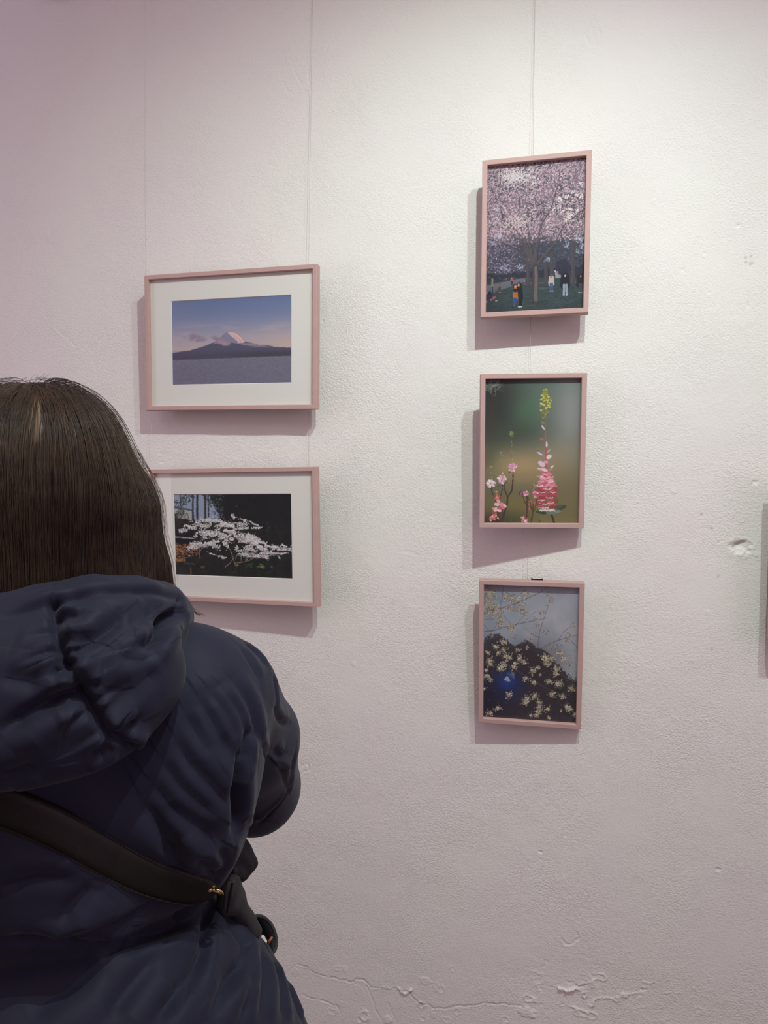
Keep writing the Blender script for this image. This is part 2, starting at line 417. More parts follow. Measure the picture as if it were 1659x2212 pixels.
def paint_mountain():
    s = Paint(390, 250, mapper(353, 370, 1314, 1323, 405, 355, 1068, 1050)); s.k = 390/960
    u, v = s.u, s.v
    stops = [(0, (96, 116, 163)), (.18, (112, 126, 166)), (.35, (140, 143, 172)), (.45, (165, 155, 170)), (.6, (190, 168, 165)), (1, (190, 168, 165))]
    for c in range(3): s.a[..., c] = np.interp(v, [q[0] for q in stops], [q[1][c]/255 for q in stops])
    s.blend(np.clip((u-.45)*1.4, 0, 1)*np.clip((v-.25)*3, 0, 1)*.6, (205, 168, 155))
    s.blend(np.clip((.25-u)*2, 0, 1)*.25, (160, 150, 175))
    f = fbm2(u*6, v*26, 4, 4); s.blend(np.clip((f-.5)*3, 0, 1)*np.exp(-((v-.36)/.09)**2)*.35, (200, 178, 180))
    ridge = [(340, 815), (440, 800), (500, 793), (600, 766), (660, 745), (712, 724), (760, 690), (790, 660), (815, 648), (868, 648), (905, 668), (935, 702), (950, 722), (1010, 730), (1070, 748), (1135, 750), (1200, 765), (1260, 766), (1330, 774)]
    s.poly(ridge+[(1340, 1090), (340, 1090)], (84, 84, 112), 1, 1.2)
    s.poly([(700, 738), (760, 690), (790, 660), (815, 648), (868, 648), (905, 668), (940, 706), (955, 728), (905, 738), (850, 728), (815, 748), (760, 735)], (128, 128, 158), 1, 2)
    s.poly([(815, 648), (868, 648), (905, 668), (940, 706), (955, 728), (905, 732), (875, 700), (840, 672)], (222, 178, 172), 1, 2)
    for i in range(6):
        s.line([(850+i*12, 655+i*8), (868+i*14, 690+i*7), (885+i*13, 722)], 4, 3, (185, 145, 155), .45)
    rd = random.Random(2)
    for (x, y, rx, ry, c, a) in ((560, 690, 50, 24, (142, 118, 140), .9), (525, 672, 28, 16, (150, 124, 145), .8), (600, 706, 36, 12, (140, 120, 145), .8), (540, 655, 18, 10, (158, 138, 158), .6),
                                 (735, 700, 40, 18, (142, 122, 145), .85), (775, 722, 50, 18, (165, 132, 150), .85), (800, 740, 34, 12, (180, 142, 150), .8), (990, 742, 60, 10, (172, 145, 158), .75), (1080, 752, 70, 9, (160, 138, 155), .6), (700, 685, 26, 12, (150, 132, 155), .6)):
        for k in range(14):
            s.disk(x+rd.gauss(0, rx*.5), y+rd.gauss(0, ry*.45), rx*rd.uniform(.25, .5), ry*rd.uniform(.3, .6), var(rd, c, .05), a*.4, 5)
    # forested foot and water
    s.blend(np.clip((v-.58)*12, 0, 1)*(v < .71)*.75, (74, 72, 90))
    s.blend(np.clip((u-.35)*2, 0, 1)*np.clip((v-.60)*16, 0, 1)*(v < .71)*.7, (66, 62, 74))
    cx, wy = s.p(365, 872); wl = .703-.012*u
    wat = np.clip((v-wl)*s.h/1.2, 0, 1)
    rip = fbm2(u*60, v*150, 11, 3)-.5
    s.blend(wat, (112, 110, 132)); s.a += (rip*.09*wat)[..., None]
    s.blend(wat*np.clip((v-.75)*2.2, 0, 1)*.35, (96, 92, 112))
    s.blend(np.exp(-((v-wl)/.008)**2)*.35, (150, 145, 158))
    gy = s.a.mean(-1, keepdims=True); s.a = s.a*.80+gy*.20
    return s.done(1.15), 390, 250

def paint_park():
    s = Paint(330, 490, mapper(92, 65, 1640, 1605, -1054, -1162, 1275, 1180)); s.k = 330/1540
    u, v = s.u, s.v; rd = random.Random(7)
    s.a[:] = np.array((66, 66, 82))/255
    f = fbm2(u*9, v*13, 2, 4)
    s.blend(np.clip((f-.42)*6, 0, 1)*np.clip((.56-v)*12, 0, 1), (112, 96, 114))
    for (x, y, rx, ry) in ((270, 30, 90, 70), (200, 150, 60, 50), (1560, 200, 60, 130), (1530, 60, 60, 60), (230, -200, 70, 60), (380, 560, 70, 60), (1060, 400, 80, 40), (620, 530, 50, 50), (1350, 170, 50, 60), (250, -400, 60, 60), (330, -330, 40, 60), (120, -1000, 80, 30)):
        for k in range(22): s.disk(x+rd.gauss(0, rx*.5), y+rd.gauss(0, ry*.5), rx*rd.uniform(.1, .3), ry*rd.uniform(.1, .3), (176, 184, 208), .7, 2)
    # distant crowns
    for k in range(900):
        x, y = rd.uniform(60, 760), rd.uniform(80, 620)
        dens = 1 if x < 620-(y-80)*.3 else .35
        if rd.random() > dens: continue
        s.disk(x, y, rd.uniform(6, 14), rd.uniform(5, 11), var(rd, rd.choice([(138, 120, 142), (120, 106, 130), (90, 82, 104), (156, 136, 156)]), .1), .8)
    for k in range(700):
        x, y = rd.uniform(760, 1620), rd.uniform(100, 640)
        s.disk(x, y, rd.uniform(6, 16), rd.uniform(5, 12), var(rd, rd.choice([(48, 52, 68), (62, 66, 80), (84, 86, 102), (40, 42, 58), (110, 106, 122)]), .1), .7)
    s.poly([(60, 630), (400, 640), (720, 610), (1000, 560), (1640, 500), (1640, 800), (60, 830)], (40, 42, 58), .85, 6, noise=8)
    for k in range(260):
        x, y = rd.uniform(90, 560), rd.uniform(690, 790)
        s.disk(x, y, rd.uniform(3, 8), rd.uniform(2, 6), var(rd, rd.choice([(120, 124, 138), (70, 74, 92), (30, 32, 48), (90, 70, 74)]), .15), .8)
    # lawn, path, mulch
    s.poly([(60, 800), (560, 720), (700, 700), (1640, 690), (1640, 1400), (60, 1400)], (54, 68, 72), 1, 3)
    s.poly([(60, 830), (480, 740), (560, 715), (700, 700), (700, 760), (560, 800), (330, 890), (60, 985)], (104, 104, 118), 1, 2)
    s.poly([(640, 785), (820, 770), (1060, 765), (1110, 775), (900, 792), (700, 806)], (118, 84, 78), .9, 2)
    s.poly([(1380, 745), (1460, 735), (1520, 742), (1510, 775), (1390, 780)], (118, 76, 68), .9, 2, noise=2)
    s.poly([(900, 850), (1060, 846), (1060, 880), (900, 884)], (100, 106, 92), .5, 5)
    n = fbm2(u*50, v*120, 6, 3)-.5
    g = np.clip((v-.80)*10, 0, 1)
    s.a *= (1+n*.55*g)[..., None]
    s.blend(np.clip((fbm2(u*7, v*20, 12, 3)-.5)*5, 0, 1)*g*.35, (72, 84, 76)); s.blend(np.clip((v-.93)*8, 0, 1)*.45, (36, 42, 50))
    s.blend(g*np.clip(.25-u, 0, .25)*2, (38, 42, 52))
    # far trunks and marquee
    s.poly([(1170, 600), (1215, 590), (1290, 695), (1170, 700)], (150, 148, 152), 1, 1.5)
    for (x, y0, y1, wd) in ((742, 440, 778, 62), (1025, 480, 760, 56), (1118, 330, 750, 66), (1440, 40, 760, 62), (1380, 520, 720, 40)):
        s.line([(x-8, y0), (x, (y0+y1)/2), (x+4, y1)], wd*.8, wd*1.15, (72, 66, 74))
        s.line([(x-14, y0), (x-8, y1)], wd*.15, wd*.2, (92, 84, 86), .6)
    s.poly([(1180, 440), (1340, 400), (1420, 560), (1380, 680), (1240, 660), (1190, 560)], (46, 44, 66), .85, 3, noise=6)
    # the tree
    BR = (92, 86, 88); BD = (58, 54, 62)
    limbs = [([(860, 560), (800, 420), (740, 330), (690, 200), (640, 120), (560, -40), (470, -160)], 62, 18), ([(850, 540), (790, 360), (720, 180), (680, 60), (640, -60)], 40, 18),
             ([(860, 470), (860, 300), (890, 130), (930, -50), (975, -220), (990, -330)], 70, 34), ([(880, 500), (960, 380), (1080, 250), (1180, 130), (1230, 20), (1290, -100)], 46, 20),
             ([(850, 520), (740, 440), (640, 350), (560, 260), (440, 190), (300, 130), (100, 80)], 40, 14), ([(860, 460), (800, 330), (770, 180), (750, 40), (740, -120), (730, -420), (715, -480)], 44, 20),
             ([(700, 200), (600, 90), (480, 0), (400, -80)], 34, 18), ([(480, -120), (400, -260), (310, -330), (150, -360)], 40, 10), ([(400, -80), (330, -250), (300, -420), (130, -700)], 30, 6),
             ([(950, -120), (1060, -320), (1130, -470), (1190, -700), (1290, -880)], 34, 8), ([(990, -330), (950, -460), (920, -640)], 26, 8), ([(1240, 0), (1330, -160), (1520, -290), (1640, -400)], 34, 16),
             ([(720, -420), (700, -560), (770, -800), (720, -940)], 24, 8), ([(600, -420), (600, -560), (560, -700)], 18, 8), ([(480, -350), (300, -520), (150, -700)], 14, 6), ([(1200, -650), (1350, -740), (1480, -850)], 18, 6)]
    for P, a, b in limbs:
        s.line([(x+6, y+4) for x, y in P], a*1.15, b*1.15, BD); s.line(P, a*.85, b*.7, BR)
        s.line([(x-a*.15, y) for x, y in P], a*.2, b*.1, (128, 118, 116), .6)
    # blossom
    pal = [(192, 158, 170), (180, 146, 160), (206, 180, 188), (158, 130, 146), (212, 188, 190), (134, 110, 126)]
    FQ = s.field(.017, .017, 40)
    nb = 0
    while nb < 11500:
        x, y = rd.uniform(70, 1630), rd.uniform(-1160, 260)
        lim = 60
        q = s.q(FQ, x, y)
        pr = 1.0 if y < lim-160 else max(0, 1-(y-(lim-160))/260)
        pr *= 1.25 if q > .44 else .62
        if nb == 8600:
            for P, a, b in limbs: s.line(P, a*.62, b*.62, (74, 66, 74), .8); s.line([(x_-a*.12, y_) for x_, y_ in P], a*.16, b*.1, (118, 106, 108), .5)
        nb += 1
        if rd.random() > pr: continue
        r = rd.uniform(5, 13)
        if rd.random() < .15: s.disk(x+6, y+8, r, r*.8, (76, 66, 86), .7)
        s.disk(x, y, r, r*rd.uniform(.6, 1), var(rd, rd.choice(pal), .1), .9, .9, rd.uniform(0, 3))
    for P, a, b in limbs[7:]:
        s.line(P, a*.45, b*.6, (62, 54, 66), .55)
    for k in range(330):
        s.disk(rd.gauss(560, 150), rd.gauss(-900, 70), rd.uniform(8, 18), rd.uniform(6, 13), var(rd, (212, 202, 204), .06), .75, .9, rd.uniform(0, 3))
    for k in range(160):
        s.disk(rd.gauss(560, 120), rd.gauss(-180, 60), rd.uniform(8, 16), rd.uniform(6, 13), var(rd, (206, 182, 184), .06), .8, .9, rd.uniform(0, 3))
    for (x, y, n_) in ((1240, -540, 10), (1270, -500, 8), (1350, -570, 9), (1490, -590, 7), (1560, -570, 10), (1230, -410, 7), (1300, -350, 7), (1380, -380, 9), (1500, -350, 7), (1370, -290, 9), (1420, -270, 9), (1340, -200, 8), (1380, -230, 6), (1420, -640, 7), (1570, -770, 6), (840, -780, 7), (1150, -380, 6)):
        for k in range(n_):
            s.disk(x+rd.gauss(0, 18), y+rd.gauss(0, 14), rd.uniform(9, 17), rd.uniform(7, 12), (226, 214, 214), .9, .9, rd.uniform(0, 3))
            if k % 3 == 0: s.disk(x+rd.gauss(0, 24), y+rd.gauss(8, 16), 6, 5, (70, 58, 78), .7)
    # trunk
    s.line([(858, 520), (862, 640), (858, 800), (850, 950), (856, 1080)], 84, 108, (66, 62, 70))
    s.line([(864, 540), (872, 660), (872, 800), (866, 950), (870, 1080)], 46, 56, (112, 100, 100))
    for y in range(560, 1070, 36): s.line([(838, y), (860, y+4), (888, y)], 5, 4, (78, 70, 76), .6)
    s.disk(850, 1090, 90, 22, (44, 42, 50), .6, 4)
    s.disk(820, 1130, 40, 10, (96, 78, 82), .8, 3)
    # strollers
    def who(x, y0, h, top, legs, shoe, skin=(190, 150, 130), hair=(30, 26, 30), wd=.2, face=None):
        s.line([(x, y0+h*.14), (x, y0+h*.5)], h*wd*1.25, h*wd*1.4, top)
        s.line([(x-h*.05, y0+h*.5), (x-h*.06, y0+h*.95)], h*.11, h*.09, legs); s.line([(x+h*.06, y0+h*.5), (x+h*.07, y0+h*.95)], h*.11, h*.09, legs)
        s.disk(x-h*.06, y0+h*.98, h*.06, h*.03, shoe); s.disk(x+h*.08, y0+h*.98, h*.06, h*.03, shoe)
        s.disk(x, y0+h*.055, h*.065, h*.075, hair); s.disk(x+h*.008, y0+h*.07, h*.042, h*.052, face or skin)
    who(1325, 640, 330, (28, 28, 44), (146, 160, 180), (190, 190, 196), wd=.34, face=(206, 200, 190))
    who(1110, 665, 245, (190, 176, 172), (72, 88, 128), (200, 198, 200), wd=.27, face=(186, 140, 130))
    who(1562, 650, 280, (30, 32, 46), (62, 72, 90), (170, 170, 170), wd=.34)
    who(483, 690, 125, (190, 96, 76), (32, 34, 48), (30, 30, 40), face=(230, 150, 120))
    who(290, 770, 165, (112, 92, 92), (60, 62, 72), (170, 100, 60), wd=.2, face=(200, 190, 180))
    s.line([(280, 860), (240, 920)], 18, 14, (62, 62, 72)); s.line([(175, 760), (172, 960)], 14, 16, (34, 36, 44)); s.line([(172, 725), (172, 828)], 30, 30, (128, 128, 100))
    s.disk(110, 990, 60, 60, (34, 42, 76)); s.disk(128, 945, 24, 26, (24, 24, 38)); s.disk(200, 1020, 34, 20, (150, 84, 96), rot=-.6); s.disk(235, 1068, 22, 8, (170, 160, 160)); s.disk(78, 940, 16, 28, (150, 100, 90)); s.disk(76, 1085, 14, 20, (160, 110, 104)); s.disk(150, 1052, 12, 14, (170, 130, 120))
    s.line([(540, 860), (545, 1020)], 70, 78, (176, 104, 52)); s.disk(545, 900, 44, 26, (30, 28, 36)); s.line([(528, 1030), (524, 1135)], 36, 22, (58, 80, 134)); s.line([(555, 1030), (545, 1110)], 24, 20, (50, 70, 124))
    s.disk(532, 832, 32, 36, (44, 30, 34)); s.disk(542, 838, 20, 25, (206, 142, 112)); s.disk(522, 1138, 16, 7, (150, 80, 50))
    s.line([(608, 850), (632, 1000), (622, 1150)], 84, 52, (26, 26, 36)); s.disk(604, 808, 36, 38, (32, 26, 30)); s.disk(594, 814, 19, 25, (186, 124, 96)); s.disk(618, 1158, 38, 10, (210, 208, 212))
    s.disk(236, 398, 12, 12, (215, 215, 225)); s.disk(610, 500, 9, 9, (200, 200, 212)); s.disk(222, 615, 8, 8, (205, 205, 215)); s.disk(1168, 592, 9, 12, (215, 215, 215)); s.disk(690, 752, 7, 10, (180, 185, 200))
    return s.done(0.94, jit=0.6), 330, 490

def paint_flowers():
    s = Paint(330, 480, mapper(311, 297, 1288, 1250, 234, 212, 1650, 1663)); s.k = 330/960
    u, v = s.u, s.v; rd = random.Random(3)
    s.a[:] = np.array((92, 98, 88))/255
    s.blend(np.clip((.5-v)*2, 0, 1), (84, 98, 92)); s.blend(np.clip(v-.55, 0, 1)*2.2*.9, (116, 106, 70))
    g = s.glow
    g(400, 520, 300, 430, (46, 50, 46), .95); g(330, 300, 200, 160, (38, 42, 42), .8); g(760, 560, 150, 150, (72, 102, 76), .75); g(900, 420, 160, 200, (92, 112, 100), .6)
    g(620, 760, 240, 120, (62, 74, 62), .7); g(1180, 560, 190, 460, (142, 144, 142), .85); g(700, 1080, 460, 170, (168, 142, 104), .9); g(1080, 980, 220, 160, (150, 138, 118), .6)
    g(800, 1190, 300, 60, (150, 126, 92), .6); g(330, 1000, 100, 110, (84, 92, 66), .6); g(760, 1480, 420, 130, (124, 110, 66), .7); g(1150, 1480, 170, 240, (118, 106, 76), .6)
    g(400, 1660, 200, 110, (44, 42, 38), .85); g(640, 1640, 140, 90, (62, 70, 48), .6); g(1130, 1250, 200, 200, (128, 114, 84), .4); g(380, 620, 60, 220, (78, 62, 60), .35)
    # leaves top left, dim
    for k in range(60): s.line([(rd.gauss(390, 50), rd.gauss(280, 35)), (rd.gauss(395, 50), rd.gauss(300, 40))], 4, 7, rd.choice([(110, 120, 108), (140, 146, 136), (74, 84, 74)]), .55)
    s.disk(450, 258, 14, 10, (140, 90, 106), .7)
    def c5(x, y): return (x*.611+276.6, y*.611+968)
    def L5(P, a, b, c, al=1): s.line([c5(*q) for q in P], a*.611, b*.611, c, al)
    def D5(x, y, rx, ry, c, al=1, rot=0): X, Y = c5(x, y); s.disk(X, Y, rx*.611, ry*.611, c, al, .9, rot)
    ST = (74, 52, 50)
    L5([(150, 500), (175, 620), (215, 730), (250, 780)], 14, 18, ST); L5([(345, 470), (340, 580), (310, 700), (270, 770)], 14, 18, ST)
    L5([(520, 260), (520, 420), (500, 600), (430, 690), (425, 800), (380, 950), (335, 1090)], 16, 34, ST); L5([(365, 490), (390, 590), (425, 690)], 12, 18, ST)
    L5([(270, 930), (262, 1110)], 26, 34, (66, 46, 46)); L5([(335, 910), (350, 1000)], 18, 22, ST)
    L5([(750, 680), (755, 830), (745, 1040)], 20, 24, (84, 54, 54)); L5([(685, 680), (710, 770), (745, 830)], 10, 14, ST); L5([(760, 690), (800, 760), (825, 900)], 12, 12, ST)
    L5([(910, 700), (900, 820), (870, 920)], 11, 12, ST); L5([(850, 820), (850, 940), (820, 1120)], 16, 26, (88, 58, 58)); L5([(770, 840), (850, 910)], 8, 8, ST)
    L5([(1150, 980), (1180, 1060), (1200, 1130)], 34, 38, (64, 52, 50)); L5([(640, 1060), (700, 950)], 6, 3, (60, 60, 48)); L5([(520, 1100), (540, 1030)], 8, 3, (48, 56, 42)); L5([(425, 1080), (440, 1120)], 8, 4, (48, 56, 42))
    # slim seed stalks
    def stalk(P, n, c=(150, 156, 108)):
        L5(P, 8, 9, (120, 112, 84))
        for k in range(n):
            t = rd.random()*(len(P)-1); i = int(t); f_ = t-i; x = P[i][0]+(P[i+1][0]-P[i][0])*f_; y = P[i][1]+(P[i+1][1]-P[i][1])*f_; sg = rd.choice((-1, 1))
            L5([(x, y), (x+sg*rd.uniform(8, 26), y-rd.uniform(6, 30))], 4, 6, c, .85)
    stalk([(160, 200), (162, 300), (158, 400)], 5, (170, 170, 120)); stalk([(335, -30), (335, 120), (340, 280)], 12, (160, 160, 110)); stalk([(505, -220), (500, -60), (498, 150)], 10, (160, 170, 130))
    for k in range(26): D5(rd.gauss(490, 16), rd.gauss(-330, 26), 8, 6, rd.choice([(150, 156, 104), (120, 132, 84), (180, 184, 140)]), .9)
    for k in range(8): D5(rd.gauss(333, 12), rd.gauss(-30, 10), 7, 5, (150, 152, 106), .9)
    D5(160, 203, 24, 6, (170, 172, 120)); L5([(845, 500), (870, 480), (880, 540), (850, 600)], 6, 6, (190, 180, 140)); D5(862, 560, 10, 8, (196, 190, 140))
    def bloom(x, y, r, cols, n=12, up=False):
        for k in range(n):
            a = (k/n)*2*math.pi+rd.uniform(-.2, .2)
            if up: a = -math.pi*(.05+.9*k/n)
            q = r*rd.uniform(.5, .75)
            D5(x+math.cos(a)*q, y+math.sin(a)*q*.8, r*.48, r*.20, var(rd, rd.choice(cols), .05), .95, a)
        D5(x, y, r*.25, r*.2, (196, 92, 112), .9)
    PK = [(222, 196, 206), (206, 160, 178), (232, 214, 220), (196, 132, 152)]
    bloom(150, 470, 74, [(226, 204, 214), (210, 168, 182), (236, 224, 228)]); bloom(335, 410, 74, PK, 14, True); bloom(335, 430, 60, PK, 10); bloom(510, 220, 78, [(204, 158, 176), (190, 130, 152), (222, 190, 202)], 15, True); bloom(510, 245, 55, PK, 9)
    D5(300, 508, 34, 12, (84, 88, 104), 1, -.3); D5(392, 468, 40, 10, (72, 84, 74), 1, -.7); D5(465, 296, 30, 10, (96, 90, 84), 1, -.5); D5(536, 335, 22, 6, (120, 90, 80), 1, 1.0); D5(350, 310, 16, 12, (222, 212, 214))
    for k in range(20): D5(rd.gauss(258, 16), rd.gauss(715, 30), 14, 18, rd.choice([(214, 120, 116), (226, 150, 142), (196, 100, 104)]), .85)
    D5(245, 608, 22, 12, (206, 172, 142)); L5([(250, 620), (258, 680)], 14, 18, (200, 112, 108))
    for (x, y, rx, ry, c, r) in ((250, 815, 44, 28, (226, 190, 198), .3), (285, 770, 26, 30, (220, 164, 172), 0), (380, 840, 40, 22, (228, 194, 200), .6), (330, 820, 34, 36, (212, 142, 150), 0), (235, 900, 46, 34, (226, 186, 196), -.3), (300, 890, 44, 34, (210, 84, 112), 0), (290, 920, 40, 18, (232, 206, 210), .2), (360, 870, 26, 26, (214, 120, 134), 0)): D5(x, y, rx, ry, c, .95, r)
    D5(185, 878, 26, 10, (186, 190, 100), .9, -.5); L5([(180, 890), (188, 960)], 14, 14, (190, 84, 92))
    for k in range(26): D5(195+rd.gauss(0, 34), 1022+rd.gauss(0, 30), 24, 14, rd.choice([(218, 130, 134), (232, 170, 168), (198, 92, 104), (226, 188, 184)]), .9, .9) if False else D5(195+rd.gauss(0, 30), 1022+rd.gauss(0, 28), 24, 14, rd.choice([(218, 130, 134), (232, 170, 168), (198, 92, 104), (226, 188, 184)]), .9, rd.uniform(0, 3))
    for k in range(26): D5(705+rd.gauss(0, 34), 1070+rd.gauss(0, 22), 24, 11, rd.choice([(190, 90, 106), (218, 150, 158), (140, 60, 74), (226, 190, 192)]), .9, rd.uniform(0, 3))
    bloom(660, 640, 50, [(110, 70, 92), (140, 96, 118), (86, 58, 76)], 11); bloom(735, 640, 50, [(214, 168, 180), (190, 110, 130), (228, 204, 208)], 12); bloom(900, 650, 56, [(226, 208, 216), (214, 150, 168)], 11, True); bloom(895, 680, 44, PK, 8)
    for (x, y) in ((790, 830), (810, 770), (880, 800), (795, 890)): D5(x, y, 16, 20, rd.choice([(150, 66, 80), (190, 96, 110)]), .9)
    for k in range(10): D5(970+rd.gauss(0, 16), 1100+rd.gauss(0, 12), 9, 4, (52, 58, 42), .9, rd.uniform(0, 3))
    # the tall spike
    s.line([(925, 330), (928, 600), (926, 800)], 6, 9, (150, 104, 96)); s.line([(926, 790), (930, 1000), (928, 1200), (936, 1400)], 9, 34, (176, 88, 98)); s.line([(925, 330), (927, 620), (924, 720)], 7, 9, (122, 110, 76))
    for k in range(120):
        y = rd.uniform(325, 610); wd = 16+34*max(0, min(1, (y-325)/140))*(1 if y < 520 else .7)
        s.disk(925+rd.gauss(0, wd*.55), y, rd.uniform(6, 13), rd.uniform(4, 9), rd.choice([(196, 188, 60), (208, 202, 84), (140, 138, 66), (112, 114, 62), (168, 160, 70)]) if y < 520 else rd.choice([(120, 118, 76), (150, 140, 90), (98, 96, 66)]), .92, .9, rd.uniform(0, 3))
    for (x, y) in ((890, 385), (958, 400), (885, 425), (950, 430), (880, 465), (912, 480), (878, 532), (960, 480)): s.disk(x, y, 12, 8, (206, 198, 78), .9, .9, rd.uniform(-.6, .6))
    for (x, y, rx, ry, c, r) in ((898, 655, 20, 12, (130, 128, 84), .3), (902, 703, 26, 9, (206, 200, 200), .9), (965, 742, 14, 9, (104, 110, 78), 0), (890, 815, 22, 14, (150, 108, 100), .3), (938, 868, 9, 30, (216, 208, 212), 0), (870, 962, 34, 9, (208, 186, 196), .45), (958, 932, 24, 6, (206, 176, 184), -.8), (958, 995, 28, 20, (222, 206, 210), -.6), (905, 985, 18, 7, (190, 110, 124), .9),
                                (885, 1062, 40, 24, (214, 190, 204), .6), (930, 1045, 22, 14, (214, 160, 170), 0), (992, 1092, 24, 10, (220, 202, 206), -.6), (880, 1118, 44, 12, (210, 180, 194), .25), (920, 1125, 28, 16, (222, 200, 210), .4), (975, 1115, 26, 8, (200, 130, 146), -.6)): s.disk(x, y, rx, ry, c, .95, .9, r)
    for k in range(24):
        y = 1160+k*15; wd = 34+min(1, k/12)*64; 
        for q in range(7):
            sx = rd.choice((-1, 1)); x = 930+sx*rd.uniform(.15, 1)*wd
            tip = k < 10
            c = rd.choice([(204, 92, 112), (186, 70, 92), (216, 130, 146), (226, 172, 184)] if tip else [(178, 70, 86), (160, 62, 74), (196, 104, 112), (140, 58, 66)])
            s.disk(x, y+rd.uniform(-5, 5)+(abs(x-930)*-.12), rd.uniform(22, 34), rd.uniform(6, 10), c, .9, .9, sx*-.28)
    for (a, y, b) in ((840, 1185, 900), (960, 1190, 1005), (820, 1278, 900), (905, 1310, 990), (860, 1345, 925), (925, 1400, 1000), (850, 1425, 920), (860, 1460, 960), (950, 1450, 1030), (850, 1500, 960), (870, 1530, 1000), (960, 1345, 1030), (870, 1230, 910), (950, 1245, 1000)):
        P = [(a+(b-a)*t/6, y+8*math.sin(math.pi*t/6)+rd.uniform(-3, 3)) for t in range(7)]
        s.line(P, 5, 9, (232, 208, 212), .92)
    for (x, y, rx, ry, c, r) in ((1085, 1505, 52, 20, (66, 76, 62), -.35), (1020, 1545, 60, 16, (122, 138, 124), -.1), (880, 1550, 58, 18, (58, 70, 56), .15), (1050, 1495, 40, 18, (86, 88, 74), -.3), (980, 1560, 50, 14, (104, 120, 104), 0), (1030, 1440, 26, 22, (110, 86, 70), 0)): s.disk(x, y, rx, ry, c, .95, .9, r)
    for x in range(860, 1000, 22): s.line([(x, 1535), (x+12, 1520), (x+24, 1538)], 9, 9, (232, 212, 214), .9)
    return s.done(1.14, jit=1.1), 330, 480

